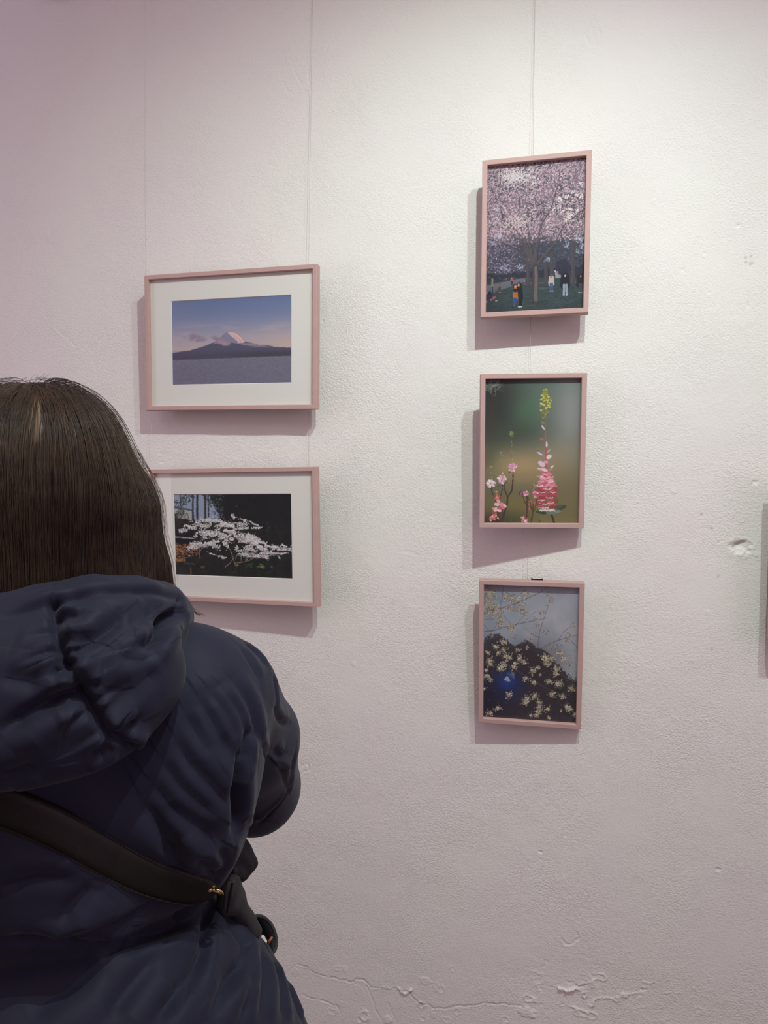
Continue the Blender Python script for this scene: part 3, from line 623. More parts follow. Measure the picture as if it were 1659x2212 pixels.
def paint_branches():
    s = Paint(330, 480, mapper(333, 328, 1407, 1380, 207, 252, 1715, 1808)); s.k = 330/1060
    u, v = s.u, s.v; rd = random.Random(11)
    top = np.array((120, 130, 142))/255; s.a[:] = top
    s.blend(np.clip(u*1.2, 0, 1)*.8, (142, 143, 150)); s.glow(1180, 620, 330, 260, (160, 160, 168), .8); s.glow(860, 790, 90, 60, (166, 160, 160), .7); s.glow(1340, 1080, 110, 200, (150, 154, 158), .6)
    n = fbm2(u*4, v*5, 5, 4); s.blend(np.clip((n-.5)*4, 0, 1)*.35, (160, 161, 168)); s.blend(np.clip((.45-n)*5, 0, 1)*.3, (112, 118, 130))
    dark = [(320, 900), (370, 800), (440, 765), (520, 775), (600, 830), (650, 880), (690, 920), (740, 880), (820, 850), (880, 880), (930, 930), (1000, 945), (1080, 990), (1130, 1080), (1200, 1140), (1260, 1220), (1290, 1290), (1360, 1320), (1420, 1340), (1420, 1850), (300, 1850)]
    s.poly(dark, (64, 60, 66), 1, 5, noise=8, seed=3); s.poly([(x, y+60) for x, y in dark], (50, 46, 52), .85, 25, noise=6, seed=8)
    s.glow(900, 1100, 300, 180, (54, 48, 50), .6); s.glow(380, 880, 60, 80, (66, 72, 76), .5)
    for k in range(260):
        x, y = rd.uniform(1150, 1400), rd.uniform(1180, 1500)
        if (y-1180) > (x-1180)*.5: s.disk(x, y, rd.uniform(5, 14), rd.uniform(4, 10), rd.choice([(52, 54, 44), (64, 66, 52), (42, 40, 38)]), .6, 1.5)
    s.glow(600, 1340, 170, 150, (30, 44, 104), .85); s.glow(590, 1320, 90, 80, (50, 76, 142), .55); s.glow(420, 1500, 200, 200, (26, 26, 48), .5)
    s.poly([(590, 1195), (640, 1220), (680, 1290), (650, 1270), (610, 1230)], (64, 90, 160), .8, 5); s.poly([(565, 1290), (600, 1245), (625, 1270), (645, 1310), (600, 1312)], (150, 154, 172), .9, 2); s.poly([(640, 1190), (690, 1215), (685, 1285), (655, 1240)], (120, 122, 132), .7, 5)
    BK = (88, 82, 84)
    for P, a, b in (([(320, 545), (420, 510), (560, 475), (700, 430), (830, 375), (960, 320), (1070, 245)], 11, 5), ([(320, 740), (440, 735), (560, 700), (700, 665), (840, 640), (960, 618), (1050, 600)], 9, 4), ([(370, 240), (440, 330), (530, 412), (545, 340), (555, 225)], 5, 5), ([(470, 225), (540, 320)], 5, 4), ([(530, 412), (525, 500), (560, 560), (640, 650)], 5, 4), ([(440, 735), (520, 560), (600, 480)], 5, 3),
                    ([(330, 660), (380, 720), (440, 735)], 5, 5), ([(640, 410), (590, 360)], 4, 3), ([(950, 930), (960, 800), (1000, 650), (1060, 480), (1085, 370)], 7, 4), ([(985, 945), (1080, 890), (1180, 850), (1290, 820), (1400, 795)], 8, 4), ([(1180, 850), (1230, 770), (1300, 700)], 5, 3), ([(1290, 830), (1340, 880), (1400, 950)], 5, 3), ([(1080, 930), (1160, 1000), (1250, 1090)], 5, 3),
                    ([(700, 680), (780, 580), (850, 540)], 3, 2), ([(780, 660), (880, 560), (960, 500)], 3, 2), ([(320, 610), (450, 600)], 4, 3), ([(980, 820), (900, 790), (790, 700)], 4, 2), ([(560, 475), (640, 500), (760, 520)], 3, 2), ([(1000, 320), (1080, 340), (1110, 420)], 4, 2), ([(700, 440), (760, 400), (800, 340)], 4, 2)):
        s.line(P, a, b, BK, .85)
    s.line([(590, 1110), (700, 1180), (860, 1280), (1000, 1370), (1120, 1430), (1250, 1480)], 6, 4, (106, 96, 92), .8); s.line([(400, 1320), (450, 1430)], 4, 3, (70, 68, 74), .7)
    def clump(x, y, r, cols, n, al=.9):
        for k in range(n):
            a = rd.uniform(0, 6.28); q = r*.62*abs(rd.gauss(0, 1))
            s.disk(x+math.cos(a)*q*1.1, y+math.sin(a)*q*.95, rd.uniform(4, 8), rd.uniform(3, 6), var(rd, rd.choice(cols), .12), al, .9, rd.uniform(0, 3))
        for k in range(n//3):
            a = rd.uniform(0, 6.28); q = r*math.sqrt(rd.random()); s.disk(x+math.cos(a)*q, y+math.sin(a)*q, 3.5, 3, [c*.55 for c in cols[-1]], .8)
    CR = [(184, 176, 156), (166, 154, 130), (150, 138, 118), (126, 112, 94)]
    for (x, y, r) in ((385, 370, 62), (370, 440, 55), (370, 300, 35), (480, 520, 55), (400, 520, 50), (430, 300, 30), (590, 345, 38), (680, 370, 38), (805, 320, 40), (760, 430, 40), (640, 400, 26), (520, 660, 38), (640, 700, 40), (520, 600, 26), (790, 520, 36), (700, 490, 32), (620, 480, 24), (430, 460, 40)): clump(x, y, r*1.2, CR, int(r*2.4), .75)
    PL = [(160, 156, 152), (146, 140, 138), (136, 130, 126)]
    for (x, y, r) in ((1075, 340, 40), (1100, 400, 32), (1050, 440, 26), (990, 540, 32), (920, 610, 36), (940, 680, 34), (1040, 750, 32), (1340, 690, 40), (1280, 800, 36), (1280, 850, 28), (1150, 920, 32), (910, 780, 32), (1080, 920, 26), (850, 840, 26), (1290, 1140, 30), (690, 810, 26), (430, 790, 26)): clump(x, y, r*1.1, PL, int(r*1.6), .55)
    W = [(206, 198, 178), (188, 178, 156), (168, 156, 132), (140, 126, 104)]
    for (x, y, r) in ((560, 860, 34), (470, 910, 36), (500, 990, 22), (570, 950, 30), (380, 980, 30), (400, 1070, 44), (410, 1110, 34), (620, 1030, 42), (580, 1020, 26), (560, 1120, 48), (530, 1160, 38), (700, 1110, 26), (680, 1150, 30), (750, 1050, 34), (800, 1090, 30), (360, 1180, 26), (370, 1250, 36), (410, 1290, 28), (340, 1390, 18), (830, 930, 18), (720, 950, 22), (1040, 1050, 56), (1100, 1060, 36), (1050, 1120, 40), (1200, 1000, 24), (1240, 1070, 30), (1160, 1180, 46), (1160, 1230, 36), (900, 1190, 36), (815, 1285, 32), (910, 1330, 26), (1075, 1320, 36), (1190, 1345, 46), (1330, 1400, 38), (1110, 1470, 38), (1230, 1495, 32), (625, 1465, 38), (830, 1520, 48), (920, 1480, 38), (810, 1560, 34), (970, 1560, 32), (975, 1610, 28), (960, 1670, 42), (945, 1710, 26), (1065, 1640, 30), (1285, 1620, 40), (1310, 1650, 26), (500, 1620, 30), (405, 1675, 32), (880, 1715, 22), (1365, 1710, 24), (960, 1160, 24), (980, 1240, 14), (1080, 1740, 16), (1215, 1665, 14)):
        clump(x, y, r*1.05, W, int(r*2.1), .88)
    s.disk(400, 1660, 8, 6, (150, 80, 84)); s.disk(1200, 1000, 10, 8, (170, 120, 110))
    for k in range(420): s.disk(rd.uniform(340, 1390), rd.uniform(900, 1790), rd.uniform(3, 7), rd.uniform(3, 6), rd.choice([(84, 76, 72), (104, 96, 90), (60, 56, 60)]), .5, 1.5)
    return s.done(1.45), 330, 480

def paint_white_tree():
    s = Paint(390, 262, mapper(15, 55, 1590, 1616, 60, 60, 1113, 1146)); s.k = 390/1570
    u, v = s.u, s.v; rd = random.Random(5)
    s.a[:] = np.array((24, 27, 29))/255
    n = fbm2(u*22, v*16, 3, 4); s.blend(np.clip((n-.52)*7, 0, 1)*.5, (34, 40, 38)); n2 = fbm2(u*40, v*7, 13, 3); s.blend(np.clip((n2-.56)*7, 0, 1)*.35, (42, 44, 42))
    s.poly([(0, 40), (680, 40), (720, 120), (660, 200), (690, 300), (660, 380), (560, 420), (400, 410), (0, 300)], (134, 146, 168), .95, 5, noise=6)
    s.poly([(0, 220), (290, 275), (290, 400), (0, 360)], (150, 152, 152), 1, 1.5); s.poly([(0, 205), (290, 262), (290, 285), (0, 240)], (74, 78, 84), 1, 1.5)
    for (x, a, b, wd) in ((285, 60, 400, 22), (345, 60, 380, 26), (455, 60, 400, 28), (500, 60, 350, 14), (110, 60, 200, 12)): s.line([(x, a), (x+4, b)], wd, wd*1.1, (40, 44, 54) if x != 455 else (58, 50, 48))
    for k in range(900):
        x = rd.uniform(20, 720); y = rd.uniform(50, 390)
        if float(fbm2(np.array([x*.013]), np.array([y*.016]), 70, 3)[0]) > .46+(y-80)*.0005:
            s.disk(x, y, rd.uniform(5, 15), rd.uniform(4, 10), rd.choice([(32, 44, 46), (44, 58, 56), (60, 74, 60), (26, 34, 38), (86, 92, 70)]), .8, .9, rd.uniform(0, 3))
    s.poly([(540, 60), (1640, 50), (1640, 400), (760, 420), (650, 380), (640, 300), (560, 200)], (20, 24, 26), .9, 6, noise=10)
    for k in range(160): s.disk(rd.uniform(560, 720), rd.uniform(60, 380), rd.uniform(5, 12), rd.uniform(4, 9), rd.choice([(26, 34, 36), (110, 124, 140), (30, 36, 30)]), .6)
    for k in range(700): s.disk(rd.uniform(680, 1610), rd.uniform(60, 720), rd.uniform(3, 10), rd.uniform(3, 8), rd.choice([(34, 40, 36), (48, 52, 42), (34, 40, 46), (14, 16, 18), (42, 46, 38)]), .5, 1.5)
    for (x, y) in ((880, 215), (1310, 495), (1130, 560), (1100, 90), (1290, 440), (1290, 530)): s.disk(x, y, 9, 7, (96, 98, 78), .7, 1.5)
    s.line([(1290, 420), (1295, 660)], 14, 14, (44, 42, 38), .7); s.line([(1460, 640), (1450, 1120)], 10, 16, (40, 38, 40), .6)
    for k in range(200): s.disk(rd.uniform(20, 230), rd.uniform(310, 480), rd.uniform(5, 14), rd.uniform(4, 8), rd.choice([(36, 36, 30), (58, 56, 44), (22, 22, 24)]), .6)
    s.poly([(20, 545), (320, 540), (330, 610), (20, 615)], (18, 18, 24), .9, 3); s.line([(40, 618), (180, 626), (310, 634)], 16, 9, (150, 152, 152)); s.poly([(20, 632), (330, 645), (300, 700), (20, 690)], (16, 16, 20), .9, 3)
    for k in range(500):
        x = rd.uniform(20, 430); y = rd.gauss(780, 60)
        if y > 690+x*.1 and y < 880 and rd.random() < 1.3-x/330: s.disk(x, y, rd.uniform(6, 16), rd.uniform(4, 8), rd.choice([(126, 84, 56), (150, 100, 66), (96, 62, 44), (166, 114, 76)]), .8, .9, rd.uniform(-.5, .5))
    for k in range(90): s.disk(rd.gauss(95, 40), rd.gauss(915, 14), rd.uniform(8, 16), 6, (150, 104, 64), .7)
    for k in range(500):
        x = rd.uniform(60, 1600); y = rd.uniform(820, 1120); gz = x > 780
        s.disk(x, y, rd.uniform(4, 12), rd.uniform(3, 7), rd.choice([(34, 48, 34), (50, 66, 40), (26, 32, 28), (22, 26, 30)] if gz else [(48, 42, 34), (36, 36, 30), (28, 32, 26)]), .6, 1.2)
    for (x, y, rx, ry, c) in ((1215, 990, 60, 22, (92, 108, 56)), (1050, 975, 60, 24, (44, 66, 40)), (880, 980, 36, 12, (118, 112, 48)), (430, 1000, 30, 22, (84, 78, 40)), (220, 960, 70, 14, (60, 64, 64)), (1340, 990, 16, 8, (84, 100, 64))):
        for k in range(16): s.disk(x+rd.gauss(0, rx*.5), y+rd.gauss(0, ry*.5), rx*.25, ry*.35, var(rd, c, .2), .7)
    for k in range(50):
        x = rd.uniform(790, 1420); y = rd.uniform(1010, 1110); s.line([(x, y), (x+rd.uniform(-8, 8), y-24)], 3, 2, (64, 84, 52), .6)
    s.line([(265, 1105), (270, 1060), (262, 1020)], 20, 12, (92, 74, 60)); s.line([(60, 940), (150, 1100)], 4, 3, (92, 84, 78), .5)
    # branches
    for P in ([(860, 950), (830, 850), (780, 740), (765, 640), (800, 550)], [(860, 950), (960, 940), (1050, 910), (1120, 880)], [(735, 1000), (800, 950), (860, 860)], [(640, 860), (560, 830), (480, 800)], [(385, 780), (385, 890)], [(870, 900), (900, 830)], [(945, 850), (945, 940)], [(1010, 870), (1010, 925)], [(760, 700), (640, 640), (560, 600)], [(800, 560), (900, 640), (1010, 700)]):
        s.line(P, 9, 6, (132, 116, 106), .9)
    # drifts of white blossom laid in flat tiers
    W = [(206, 200, 202), (190, 184, 188), (216, 212, 212), (170, 164, 170)]
    tiers = [(60, 545, 330, 500, 26), (150, 480, 600, 470, 30), (240, 430, 560, 390, 26), (480, 370, 760, 460, 34), (520, 430, 860, 480, 44), (800, 330, 900, 350, 16), (810, 330, 900, 420, 20), (860, 380, 1010, 400, 22), (790, 470, 1080, 430, 34), (860, 510, 1215, 490, 14), (1040, 430, 1170, 465, 13), (790, 460, 870, 560, 30),
             (300, 615, 700, 560, 34), (330, 560, 860, 530, 32), (640, 600, 1050, 600, 38), (840, 560, 1150, 620, 28), (1000, 640, 1200, 640, 26), (200, 760, 640, 680, 34), (430, 700, 760, 700, 34), (780, 660, 1180, 680, 36), (1000, 640, 1340, 720, 28), (860, 760, 1300, 760, 44), (1100, 700, 1600, 790, 34), (1180, 820, 1560, 800, 26), (900, 830, 1300, 870, 26), (1240, 730, 1420, 740, 20),
             (250, 700, 420, 700, 24), (1460, 700, 1590, 760, 16), (1500, 730, 1600, 720, 10), (640, 650, 900, 640, 30), (1260, 880, 1340, 900, 14), (560, 760, 780, 740, 26), (640, 860, 760, 890, 14), (1430, 850, 1450, 890, 8), (640, 400, 780, 480, 16), (520, 830, 620, 850, 10), (180, 890, 250, 860, 9)]
    for (x0, y0, x1, y1, th) in tiers:
        n_ = int(math.hypot(x1-x0, y1-y0)*th/24); th = th*1.5
        for k in range(n_):
            t = rd.random(); wd = th*(.35+.65*math.sin(math.pi*min(1, max(0, t*.8+.1))))
            x = x0+(x1-x0)*t; y = y0+(y1-y0)*t+rd.gauss(0, wd*.42)
            if float(fbm2(np.array([x*.016]), np.array([y*.03]), 90, 3)[0]) < .40: continue
            s.disk(x, y, rd.uniform(3, 8), rd.uniform(3, 5), var(rd, rd.choice(W), .08), .9, .9, rd.uniform(-.6, .6))
            if rd.random() < .10: s.disk(x+rd.gauss(0, 9), y+10, rd.uniform(4, 10), 3, rd.choice([(66, 62, 58), (92, 86, 78), (40, 42, 36)]), .8)
    for k in range(60): s.disk(rd.gauss(520, 60), rd.gauss(450, 40), 8, 5, (140, 138, 88), .6)
    for k in range(50): s.disk(rd.gauss(930, 110), rd.gauss(640, 30), 9, 5, (96, 88, 78), .6)
    return s.done(1.4), 390, 262

# ------------------------------------------------------------------ picture frames
m_frame = mat('pink_painted_wood', (0.52, 0.34, 0.31, 1), 0.6, 0.2)
add_color_noise(m_frame, (0.515, 0.340, 0.312, 1), (0.540, 0.358, 0.328, 1), 30, (1, 1, 1), 3); add_noise_bump(m_frame, 300, 0.08, 0.0005)
m_mat = mat('white_mount_board', (0.80, 0.78, 0.735, 1), 0.9, 0.2); add_noise_bump(m_mat, 900, 0.08, 0.0003)
m_back = mat('backing_board', (0.20, 0.13, 0.09, 1), 0.8); add_noise_bump(m_back, 200, 0.2)
m_hook = mat('dark_metal', (0.03, 0.028, 0.028, 1), 0.4, 0.5, 0.8); add_noise_bump(m_hook, 400, 0.1, 0.0002)

def glass_mat():
    m = bpy.data.materials.new('picture_glass'); m.use_nodes = True; nt = m.node_tree; N = nt.nodes; L = nt.links; N.clear()
    out = N.new('ShaderNodeOutputMaterial'); mx = N.new('ShaderNodeMixShader'); fr = N.new('ShaderNodeFresnel'); fr.inputs[0].default_value = 1.5
    tr = N.new('ShaderNodeBsdfTransparent'); gl = N.new('ShaderNodeBsdfGlossy'); gl.inputs['Roughness'].default_value = 0.0
    tr.inputs[0].default_value = (0.97, 0.98, 0.97, 1)
    ge = N.new('ShaderNodeNewGeometry'); ma = N.new('ShaderNodeMath'); ma.operation = 'MULTIPLY_ADD'   # same index seen from either face of the pane
    ma.inputs[1].default_value = 1/1.5-1.5; ma.inputs[2].default_value = 1.5
    L.new(ge.outputs['Backfacing'], ma.inputs[0]); L.new(ma.outputs[0], fr.inputs[0])
    L.new(fr.outputs[0], mx.inputs[0]); L.new(tr.outputs[0], mx.inputs[1]); L.new(gl.outputs[0], mx.inputs[2]); L.new(mx.outputs[0], out.inputs[0])
    return m
m_glass = glass_mat()

def print_mat():
    m = bpy.data.materials.new('photographic_print'); m.use_nodes = True; nt, N, L, b = nodes(m)
    a = N.new('ShaderNodeAttribute'); a.attribute_name = 'ink'; L.new(a.outputs['Color'], b.inputs['Base Color'])
    b.inputs['Roughness'].default_value = 0.6; b.inputs['Specular IOR Level'].default_value = 0.25
    return m
m_print = print_mat()

def print_mesh(parent, art, x0, x1, z0, z1, y):
    col, w_, h_ = art
    xs = np.linspace(x0, x1, w_); zs = np.linspace(z1, z0, h_); X, Z = np.meshgrid(xs, zs)
    V = np.stack([X.ravel(), np.full(X.size, y), Z.ravel()], 1); I = np.arange(w_*h_).reshape(h_, w_)
    Q = np.stack([I[1:, :-1].ravel(), I[1:, 1:].ravel(), I[:-1, 1:].ravel(), I[:-1, :-1].ravel()], 1)
    o = quad_mesh('photo_print', V, Q, m_print, parent, False)
    a = o.data.color_attributes.new('ink', 'FLOAT_COLOR', 'POINT')
    c = np.ones((w_*h_, 4), np.float32); c[:, :3] = col.reshape(-1, 3); a.data.foreach_set('color', c.ravel())
    return o

FACE, DEPTH, REB = 0.0102, 0.0198, 0.0088
def moulding(hw, hh):
    """four mitred bars with a small bevel; front at y=0, back at y=DEPTH"""
    b = 0.0009
    prof = [(0, b), (b, 0), (FACE-b, 0), (FACE, b), (FACE, DEPTH), (0, DEPTH)]   # (inset from outer edge, y)
    V = []; Fc = []
    corners = [(-1, -1), (1, -1), (1, 1), (-1, 1)]
    for sx, sz in corners:
        for d, y in prof: V.append((sx*(hw-d), y, sz*(hh-d)))
    n = len(prof)
    for i in range(4):
        j = (i+1) % 4
        for k in range(n):
            Fc.append((i*n+k, j*n+k, j*n+(k+1) % n, i*n+(k+1) % n))
    return V, Fc

def picture(name, pos, rot, w_, h_, art, label, mount=None, hook=False, shadow_only=False):
    r, t, y = rot
    M = Matrix.Translation((pos[0], -pos[2], pos[1]+1.55)) @ Matrix.Rotation(y, 4, 'Z') @ Matrix.Rotation(t, 4, 'X') @ Matrix.Rotation(r, 4, 'Y')
    root = empty(name, label, 'picture', 'pink framed photographs on the wall', M)
    hw, hh = w_/2, h_/2
    mesh_obj('frame_moulding', *moulding(hw, hh), m_frame, root)
    iw, ih = hw-FACE+0.0004, hh-FACE+0.0004
    if mount:
        l, rr, tt, bb = mount
        a0, a1, c0, c1 = -hw+l, hw-rr, -hh+bb, hh-tt
        fy, by = REB+0.0008, REB+0.0026; bv = 0.0016
        V = [(-iw, fy, -ih), (iw, fy, -ih), (iw, fy, ih), (-iw, fy, ih), (a0, fy, c0), (a1, fy, c0), (a1, fy, c1), (a0, fy, c1),
             (a0+bv, by, c0+bv), (a1-bv, by, c0+bv), (a1-bv, by, c1-bv), (a0+bv, by, c1-bv)]
        Fc = [(i, (i+1) % 4, 4+(i+1) % 4, 4+i) for i in range(4)]+[(4+i, 4+(i+1) % 4, 8+(i+1) % 4, 8+i) for i in range(4)]
        mesh_obj('mat_board', V, Fc, m_mat, root)
        print_mesh(root, art, a0, a1, c0, c1, by+0.0003)
    elif art:
        print_mesh(root, art, -iw, iw, -ih, ih, REB+0.0012)
    mesh_obj('glass_pane', [(-iw, REB, -ih), (iw, REB, -ih), (iw, REB, ih), (-iw, REB, ih)], [(0, 1, 2, 3)], m_glass, root)
    mesh_obj('backing_board', *box(-iw, iw, REB+0.005, DEPTH-0.002, -ih, ih), m_back, root)
    if hook:
        b1 = box(0.000, 0.0245, 0.0145, 0.0175, hh-0.006, hh+0.0012)
        k1 = tube([(0.002, 0.016, hh), (0.002, 0.016, hh+0.0034)], 0.0016, 8); k2 = tube([(0.0225, 0.016, hh), (0.0225, 0.016, hh+0.0030)], 0.0016, 8)
        b2 = box(0.002, 0.0225, 0.0150, 0.0170, hh+0.0005, hh+0.0022)
        mesh_obj('hanging_bracket', *merge(b1, b2, k1, k2), m_hook, root)
    return root

WL, HL, WP, HP = 0.4348, 0.3165, 0.2145, 0.3168
art_a, art_b, art_c, art_d, art_e = paint_mountain(), paint_white_tree(), paint_park(), paint_flowers(), paint_branches()
picture('framed_photograph', (-0.7532, 0.3158, 0.0576), (0.0151, 0.0263, -0.0085), WL, HL, art_a, 'pink framed landscape photograph of a snow-capped mountain above water, white mount', (0.0645, 0.0640, 0.0605, 0.0595))
picture('framed_photograph', (-0.7516, -0.1355, 0.0537), (-0.0138, 0.0047, -0.0381), WL, HL, art_b, 'pink framed photograph of a spreading white blossom tree in dark woods, partly behind the woman', (0.0585, 0.0660, 0.0600, 0.0600))
picture('framed_photograph', (-0.0655, 0.4915, 0.0628), (0.0026, 0.0066, 0.0295), WP, HP, art_c, 'pink framed portrait photograph of a pink cherry tree with people on grass')
picture('framed_photograph', (-0.0641, 0.0564, 0.0615), (-0.0045, 0.0336, 0.1952), WP, HP, art_d, 'pink framed portrait photograph of tall pink flower spike on blurred green and tan')
picture('framed_photograph', (-0.0640, -0.3703, 0.0467), (-0.0011, 0.0925, 0.0675), WP, HP, art_e, 'pink framed photograph of pale blossom branches against grey sky and dark trees', hook=True)
def paint_plain(c0, c1):
    a = np.zeros((40, 40, 3)); t = np.linspace(0, 1, 40)[:, None, None]; a[:] = np.array(c0)*(1-t)+np.array(c1)*t; return a, 40, 40
# neighbours just outside the view whose shadows reach into it
picture('framed_photograph', (0.4930, -0.1560, 0.0581), (-0.004, 0.02, 0.0), WP, HP, paint_plain((.30, .36, .42), (.10, .16, .08)), 'picture frame beyond the right edge, its shadow on the plaster beside the crater')
picture('framed_photograph', (-1.0450, 1.3630, 0.0581), (0.0, 0.02, 0.0), WL, HL, paint_plain((.34, .38, .46), (.14, .13, .12)), 'picture frame above the top left corner, its shadow tip on the plaster')

# hanging wires: from the ceiling down behind the frames
m_wire = mat('steel_wire', (0.42, 0.40, 0.38, 1), 0.5, 0.5, 0.2); add_noise_bump(m_wire, 2000, 0.1, 0.0001)
m_nylon = mat('clear_line', (0.75, 0.72, 0.72, 1), 0.25, 0.6); add_noise_bump(m_nylon, 2000, 0.1, 0.0001)
def wire(points, label, m, r=0.00036):
    P = []
    for (px, py, out) in points:
        P.append(on_wall(px, py, out))
    top = P[0]+(P[0]-P[1])*((ZC-P[0][2])/(P[0][2]-P[1][2]))
    P = [top]+P
    o = mesh_obj('hanging_wire', *tube(P, r, 6), m); tag(o, label, 'wire'); return o
wire([(314, 0, .010), (320.5, 592, .024), (323, 740, .026), (328.5, 960, .024), (332, 1020, .024)], 'thin wire left of the mountain photograph, running up to the ceiling', m_nylon)
wire([(675, 0, .010), (666.6, 565, .024), (667, 740, .026), (667, 950, .024), (667, 1020, .024)], 'thin wire at right end of the mountain photograph, running up to the ceiling', m_wire)
wire([(1155.5, 0, .010), (1151.5, 331, .022), (1148, 600, .026), (1145, 790, .024), (1140, 1200, .022), (1139, 1256, .022)], 'thin wire down behind the three portrait photographs on the right', m_wire)
#PERSON#
# ------------------------------------------------------------------ soft shapes: signed distance shapes joined and meshed
BODY_YAW = math.radians(30)            # she is turned a little to the left of the wall
BR_ = np.array([math.cos(BODY_YAW), math.sin(BODY_YAW), 0.0])      # her right
BB_ = np.array([math.sin(BODY_YAW), -math.cos(BODY_YAW), 0.0])     # her back
BASE = at(60, 1500, 0.76); BASE[2] = 0.0
def bp(u, v, w):
    return BASE+BR_*u+BB_*v+np.array([0, 0, w])
def bx(px, py, v):
    """the point of the body plane v (towards her back) that lies in the direction of a picture point"""
    d = _F + _R*((px-CX)/FOC) + _U*((CY-py)/FOC)
    k = (v - (EYE-BASE)@BB_)/(d@BB_)
    return EYE+d*k
def to_px(P):
    d = P-EYE; w_ = d@_F
    return CX+FOC*(d@_R)/w_, CY-FOC*(d@_U)/w_, w_

class Ell:
    def __init__(s, c, r, k=0.03, yaw=None, tilt=0.0):
        s.c = np.array(c, float); s.r = np.array(r, float); s.k = k
        a = BR_; b = BB_; u = np.array([0, 0, 1.0])
        if tilt: a, u = a*math.cos(tilt)+u*math.sin(tilt), u*math.cos(tilt)-a*math.sin(tilt)
        s.M = np.stack([a, b, u])
    def lo(s): return s.c-s.r.max()
    def hi(s): return s.c+s.r.max()
    def __call__(s, P):
        q = (P-s.c)@s.M.T
        k0 = np.sqrt(((q/s.r)**2).sum(-1)); k1 = np.sqrt(((q/s.r**2)**2).sum(-1))+1e-9
        return k0*(k0-1)/k1
class Cap:
    def __init__(s, a, b, ra, rb=None, k=0.03):
        s.a = np.array(a, float); s.b = np.array(b, float); s.ra = ra; s.rb = ra if rb is None else rb; s.k = k
    def lo(s): return np.minimum(s.a, s.b)-max(s.ra, s.rb)
    def hi(s): return np.maximum(s.a, s.b)+max(s.ra, s.rb)
    def __call__(s, P):
        ab = s.b-s.a; t = np.clip(((P-s.a)@ab)/(ab@ab), 0, 1)
        return np.linalg.norm(P-s.a-t[..., None]*ab, axis=-1)-(s.ra+(s.rb-s.ra)*t)
def chain(pts, rad, k=0.02):
    return [Cap(pts[i], pts[i+1], rad[i], rad[i+1], k) for i in range(len(pts)-1)]
def smin(a, b, k):
    h = np.clip(0.5+0.5*(b-a)/k, 0, 1)
    return b*(1-h)+a*h-k*h*(1-h)
def field(prims, P):
    d = prims[0](P)
    for p in prims[1:]: d = smin(d, p(P), p.k)
    return d
def mesh_field(prims, step, cut=None):
    lo = np.min([p.lo() for p in prims], 0)-3*step-0.01; hi = np.max([p.hi() for p in prims], 0)+3*step+0.01
    n = np.ceil((hi-lo)/step).astype(int)+1
    ax = [lo[i]+step*np.arange(n[i]) for i in range(3)]
    G = np.full(n, 1.0, np.float32)
    for p in prims:
        m = 0.05
        i0 = np.maximum(0, ((p.lo()-m-lo)/step).astype(int)); i1 = np.minimum(n, ((p.hi()+m-lo)/step).astype(int)+2)
        X = np.stack(np.meshgrid(ax[0][i0[0]:i1[0]], ax[1][i0[1]:i1[1]], ax[2][i0[2]:i1[2]], indexing='ij'), -1)
        d = p(X).astype(np.float32)
        sl = tuple(slice(i0[j], i1[j]) for j in range(3))
        G[sl] = smin(G[sl], d, p.k)
    if cut is not None:
        X = np.stack(np.meshgrid(*ax, indexing='ij'), -1); G = np.maximum(G, cut(X).astype(np.float32))
    ins = G < 0
    c = np.zeros(tuple(n-1), np.int32)
    offs = [(i, j, k) for i in (0, 1) for j in (0, 1) for k in (0, 1)]
    N = n-1
    for i, j, k in offs: c += ins[i:i+N[0], j:j+N[1], k:k+N[2]]
    act = (c > 0) & (c < 8)
    idx = -np.ones(tuple(N), np.int64); idx[act] = np.arange(act.sum())
    cells = np.argwhere(act); pos = np.zeros((len(cells), 3)); cnt = np.zeros(len(cells))
    for o1 in offs:
        for a in range(3):
            if o1[a]: continue
            o2 = list(o1); o2[a] = 1; o2 = tuple(o2)
            g1 = G[tuple((cells+o1).T)]; g2 = G[tuple((cells+o2).T)]
            m = (g1 < 0) != (g2 < 0)
            t = g1[m]/(g1[m]-g2[m]); q = (cells[m]+np.array(o1)).astype(float); q[:, a] += t
            pos[m] += q; cnt[m] += 1
    V = lo+step*pos/cnt[:, None]
    Q = []
    for a in range(3):
        b, c_ = (a+1) % 3, (a+2) % 3
        s0 = [slice(1, -1)]*3; s0[a] = slice(0, -1); s1 = [slice(1, -1)]*3; s1[a] = slice(1, None)
        A = ins[tuple(s0)]; B = ins[tuple(s1)]
        for flip in (False, True):
            m = (A & ~B) if not flip else (~A & B)
            e = np.argwhere(m); off = np.ones(3, int); off[a] = 0; e = e+off
            def cell(db, dc):
                f = e.copy(); f[:, b] += db; f[:, c_] += dc; return idx[tuple(f.T)]
            q = np.stack([cell(-1, -1), cell(0, -1), cell(0, 0), cell(-1, 0)], 1)
            if flip: q = q[:, ::-1]
            Q.append(q)
    Q = np.concatenate(Q); Q = Q[(Q >= 0).all(1)]
    return V, Q
def relax(V, Q, n=2, lam=0.5):
    E_ = np.concatenate([Q[:, [0, 1]], Q[:, [1, 2]], Q[:, [2, 3]], Q[:, [3, 0]]])
    for _ in range(n):
        S = np.zeros_like(V); c = np.zeros(len(V))
        for j in range(3):
            S[:, j] = np.bincount(E_[:, 0], V[E_[:, 1], j], len(V))+np.bincount(E_[:, 1], V[E_[:, 0], j], len(V))
        c = np.bincount(E_[:, 0], minlength=len(V))+np.bincount(E_[:, 1], minlength=len(V))
        V = V+(S/np.maximum(c, 1)[:, None]-V)*lam
    return V
